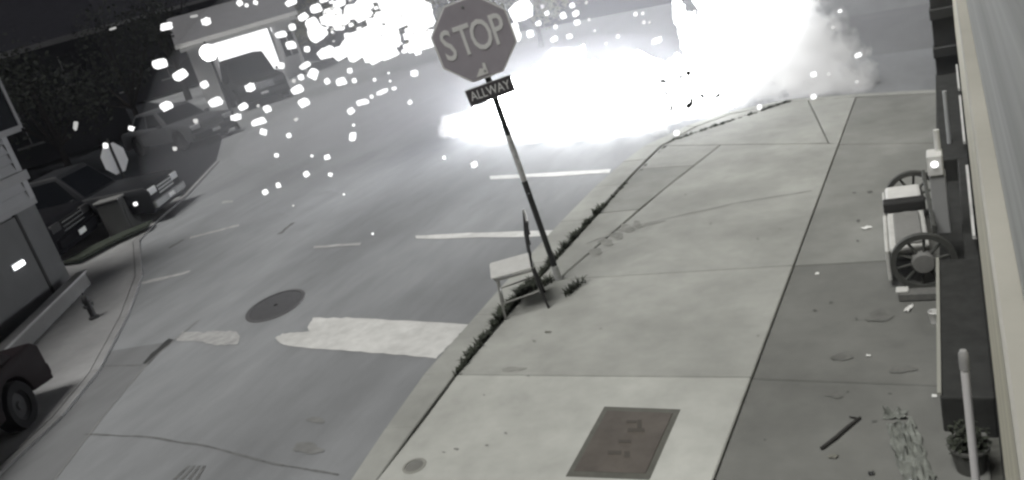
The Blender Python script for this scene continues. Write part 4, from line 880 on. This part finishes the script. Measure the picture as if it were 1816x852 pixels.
LF = 'spark dropping close to the road surface left of the sign post'
for s_ in [(470, 341, 12, 11), (494, 329, 10, 11), (543, 309, 13, 12), (586, 310, 9, 9), (661, 415, 5, 5), (788, 280, 8, 8), (841, 292, 15, 14), (610, 345, 5, 4), (520, 365, 4, 4)]: spark(*s_, LF)
LG = 'spark flying round the smoke dome at the upper right'
for s_ in [(1200, 236, 12, 12), (1296, 188, 11, 12), (1347, 190, 9, 11), (1443, 172, 10, 11), (1443, 132, 11, 11), (1470, 132, 7, 7), (1340, 105, 14, 13), (1522, 98, 13, 10), (1490, 20, 8, 7), (1478, 48, 6, 6), (1520, 145, 6, 6)]: spark(*s_, LG, dist=11.2)
LH = 'spark over the grey cross street between stop sign and fireball'
for s_ in [(1127, 25, 8, 8), (1140, 24, 6, 6), (1142, 40, 8, 8), (1152, 40, 6, 6), (1165, 72, 22, 12), (1096, 65, 7, 7), (1075, 78, 5, 5), (1232, 20, 5, 5), (1233, 1, 5, 5), (999, 28, 14, 13), (1021, 24, 14, 12), (1015, 10, 12, 10), (1023, 40, 14, 11), (983, 70, 16, 11), (1010, 65, 14, 10), (940, 60, 16, 15), (955, 42, 12, 10), (970, 24, 10, 9), (985, 48, 9, 8), (1045, 35, 6, 6), (1055, 55, 5, 5), (1040, 5, 7, 6), (962, 12, 8, 8)]: spark(*s_, LH)
LI = 'spark in the dense white swarm filling the view left of the STOP panel'
rnd = random.Random(11)
for k in range(165):
    u = rnd.triangular(535, 785, 690); v = rnd.uniform(-6, 100)
    if v > 104-0.35*abs(u-660)*0.5+6: v *= 0.6
    s_ = rnd.choice((5, 6, 8, 10, 13, 17, 24, 30)); spark(u, v, s_*rnd.uniform(0.9, 1.6), s_*rnd.uniform(0.6, 0.95), LI)
for (u, v, a, b_) in [(750, 70, 60, 40), (715, 20, 70, 44), (640, 70, 66, 40), (610, 92, 50, 24), (670, 95, 70, 20), (745, 30, 60, 50), (590, 30, 40, 34), (560, 60, 34, 30), (630, 20, 50, 30), (925, 20, 50, 40), (905, 60, 44, 40)]: spark(u, v, a, b_, LI if u < 800 else LH, dist=17)
ORD = ['leftmost', 'second from the left', 'third from the left', 'fourth from the left', 'fifth from the left', 'sixth from the left', 'seventh from the left', 'eighth from the left', 'ninth from the left', 'tenth from the left', 'eleventh from the left', 'twelfth from the left', 'thirteenth from the left', 'fourteenth from the left']
def pxx(o):
    q = ROT.transposed() @ (o.matrix_world.translation-CO); return q.x/-q.z
SHORT = {LA: 'sparks flying against the dark upper left', LB: 'sparks over the parked cars', LC: 'sparks round the dark van and white house', LE: 'sparks low over the road left of STOP', LF: 'sparks dropping near the road left of the post', LG: 'sparks round the smoke dome', LH: 'sparks right of STOP over the cross street', LD: 'faint sparks in the dark upper left'}
for lab, sh in SHORT.items():
    g_ = sorted([o for o in sparks if o['label'] == lab], key=pxx); n_ = len(g_)
    for i, o in enumerate(g_):
        if i < 14: o['label'] = ORD[i]+' of the '+sh
        else:
            w_ = ORD[n_-1-i].replace('leftmost', 'rightmost').replace('left', 'right') if n_-1-i < 14 else None
            if n_-1-i == 0: w_ = 'rightmost'
            o['label'] = w_+' of the '+sh
# dark bits of debris thrown up against the glare
DB = mat('charred_debris', (0.02, 0.02, 0.02), 0.9)
def deb_mesh(k):
    bm = bmesh.new(); rs = random.Random(k); bmesh.ops.create_icosphere(bm, subdivisions=1, radius=1.0)
    for v in bm.verts: v.co *= rs.uniform(0.5, 1.2)
    me = bpy.data.meshes.new('debris'); bm.to_mesh(me); bm.free(); me.materials.append(DB); return me
DM = [deb_mesh(k) for k in range(3)]
for i, (u, v, a, b_) in enumerate([(1174, 144, 11, 5), (1220, 130, 6, 6), (1208, 137, 5, 5), (1199, 144, 4, 4), (1189, 145, 4, 4), (1180, 153, 5, 4), (1181, 165, 6, 4), (1222, 186, 10, 6), (1226, 178, 5, 4), (1246, 171, 8, 5), (1274, 170, 8, 4), (1190, 191, 8, 4)]):
    dd = 11.6; p = atd(u, v, dd); k = dd/FPX/2*1.9
    o = bpy.data.objects.new('debris', DM[i % 3]); C.objects.link(o); o.matrix_world = Matrix.Translation(p) @ ROT.to_4x4() @ Matrix.Rotation(i, 4, 'Z') @ Matrix.Diagonal((a*k, b_*k, b_*k, 1))
    tag(o, 'tiny dark scrap of debris flying in front of the white fireball', 'debris', 'dark debris in the blast')

# ================================================================== HAZE
hz = MB(); hz.box((-18, 22, 5.0), (110, 100, 12.6))
hm = bpy.data.materials.new('smoky_air'); hm.use_nodes = True; n = hm.node_tree; n.nodes.clear()
out = n.nodes.new('ShaderNodeOutputMaterial'); pv = n.nodes.new('ShaderNodeVolumePrincipled'); n.links.new(pv.outputs[0], out.inputs['Volume'])
pv.inputs['Density'].default_value = 0.0005; pv.inputs['Color'].default_value = (0.86, 0.88, 1.0, 1); pv.inputs['Anisotropy'].default_value = 0.0
ho = hz.build('haze', hm); ho['kind'] = 'stuff'; ho['label'] = 'thin smoky air lit by the blast'; ho['category'] = 'haze'

# thin smoke drifting round the blast
def thin(name, c, r_, dens, label):
    b = MB(); n_ = 24; prof = [(math.cos(a), math.sin(a)) for a in [-math.pi/2+math.pi*k/12 for k in range(13)]]
    vs = []
    b.lathe([(max(q, 0.0)*1.0, z_) for q, z_ in prof], 28)
    b.v = [(c[0]+x*r_[0], c[1]+y*r_[1], max(c[2]+z_*r_[2], RZ+0.015)) for x, y, z_ in b.v]
    m = bpy.data.materials.new(name); m.use_nodes = True; nn = m.node_tree; nn.nodes.clear()
    o_ = nn.nodes.new('ShaderNodeOutputMaterial'); p_ = nn.nodes.new('ShaderNodeVolumePrincipled'); nn.links.new(p_.outputs[0], o_.inputs['Volume'])
    p_.inputs['Density'].default_value = dens; p_.inputs['Color'].default_value = (0.93, 0.94, 1.0, 1)
    o = b.build(name, m); o['kind'] = 'stuff'; tag(o, label, 'smoke'); return o
gc = at(770, 240, RZ)
thin('ground_smoke', (gc.x-0.6, gc.y+1.6, 0.2), (6.4, 3.4, 1.0), 0.05, 'pale low smoke lying on the road left of the fireball')
thin('drifting_smoke', (-7.5, 16.0, 0.5), (10.5, 6.5, 4.5), 0.022, 'thin pale smoke drifting low round the fireball')
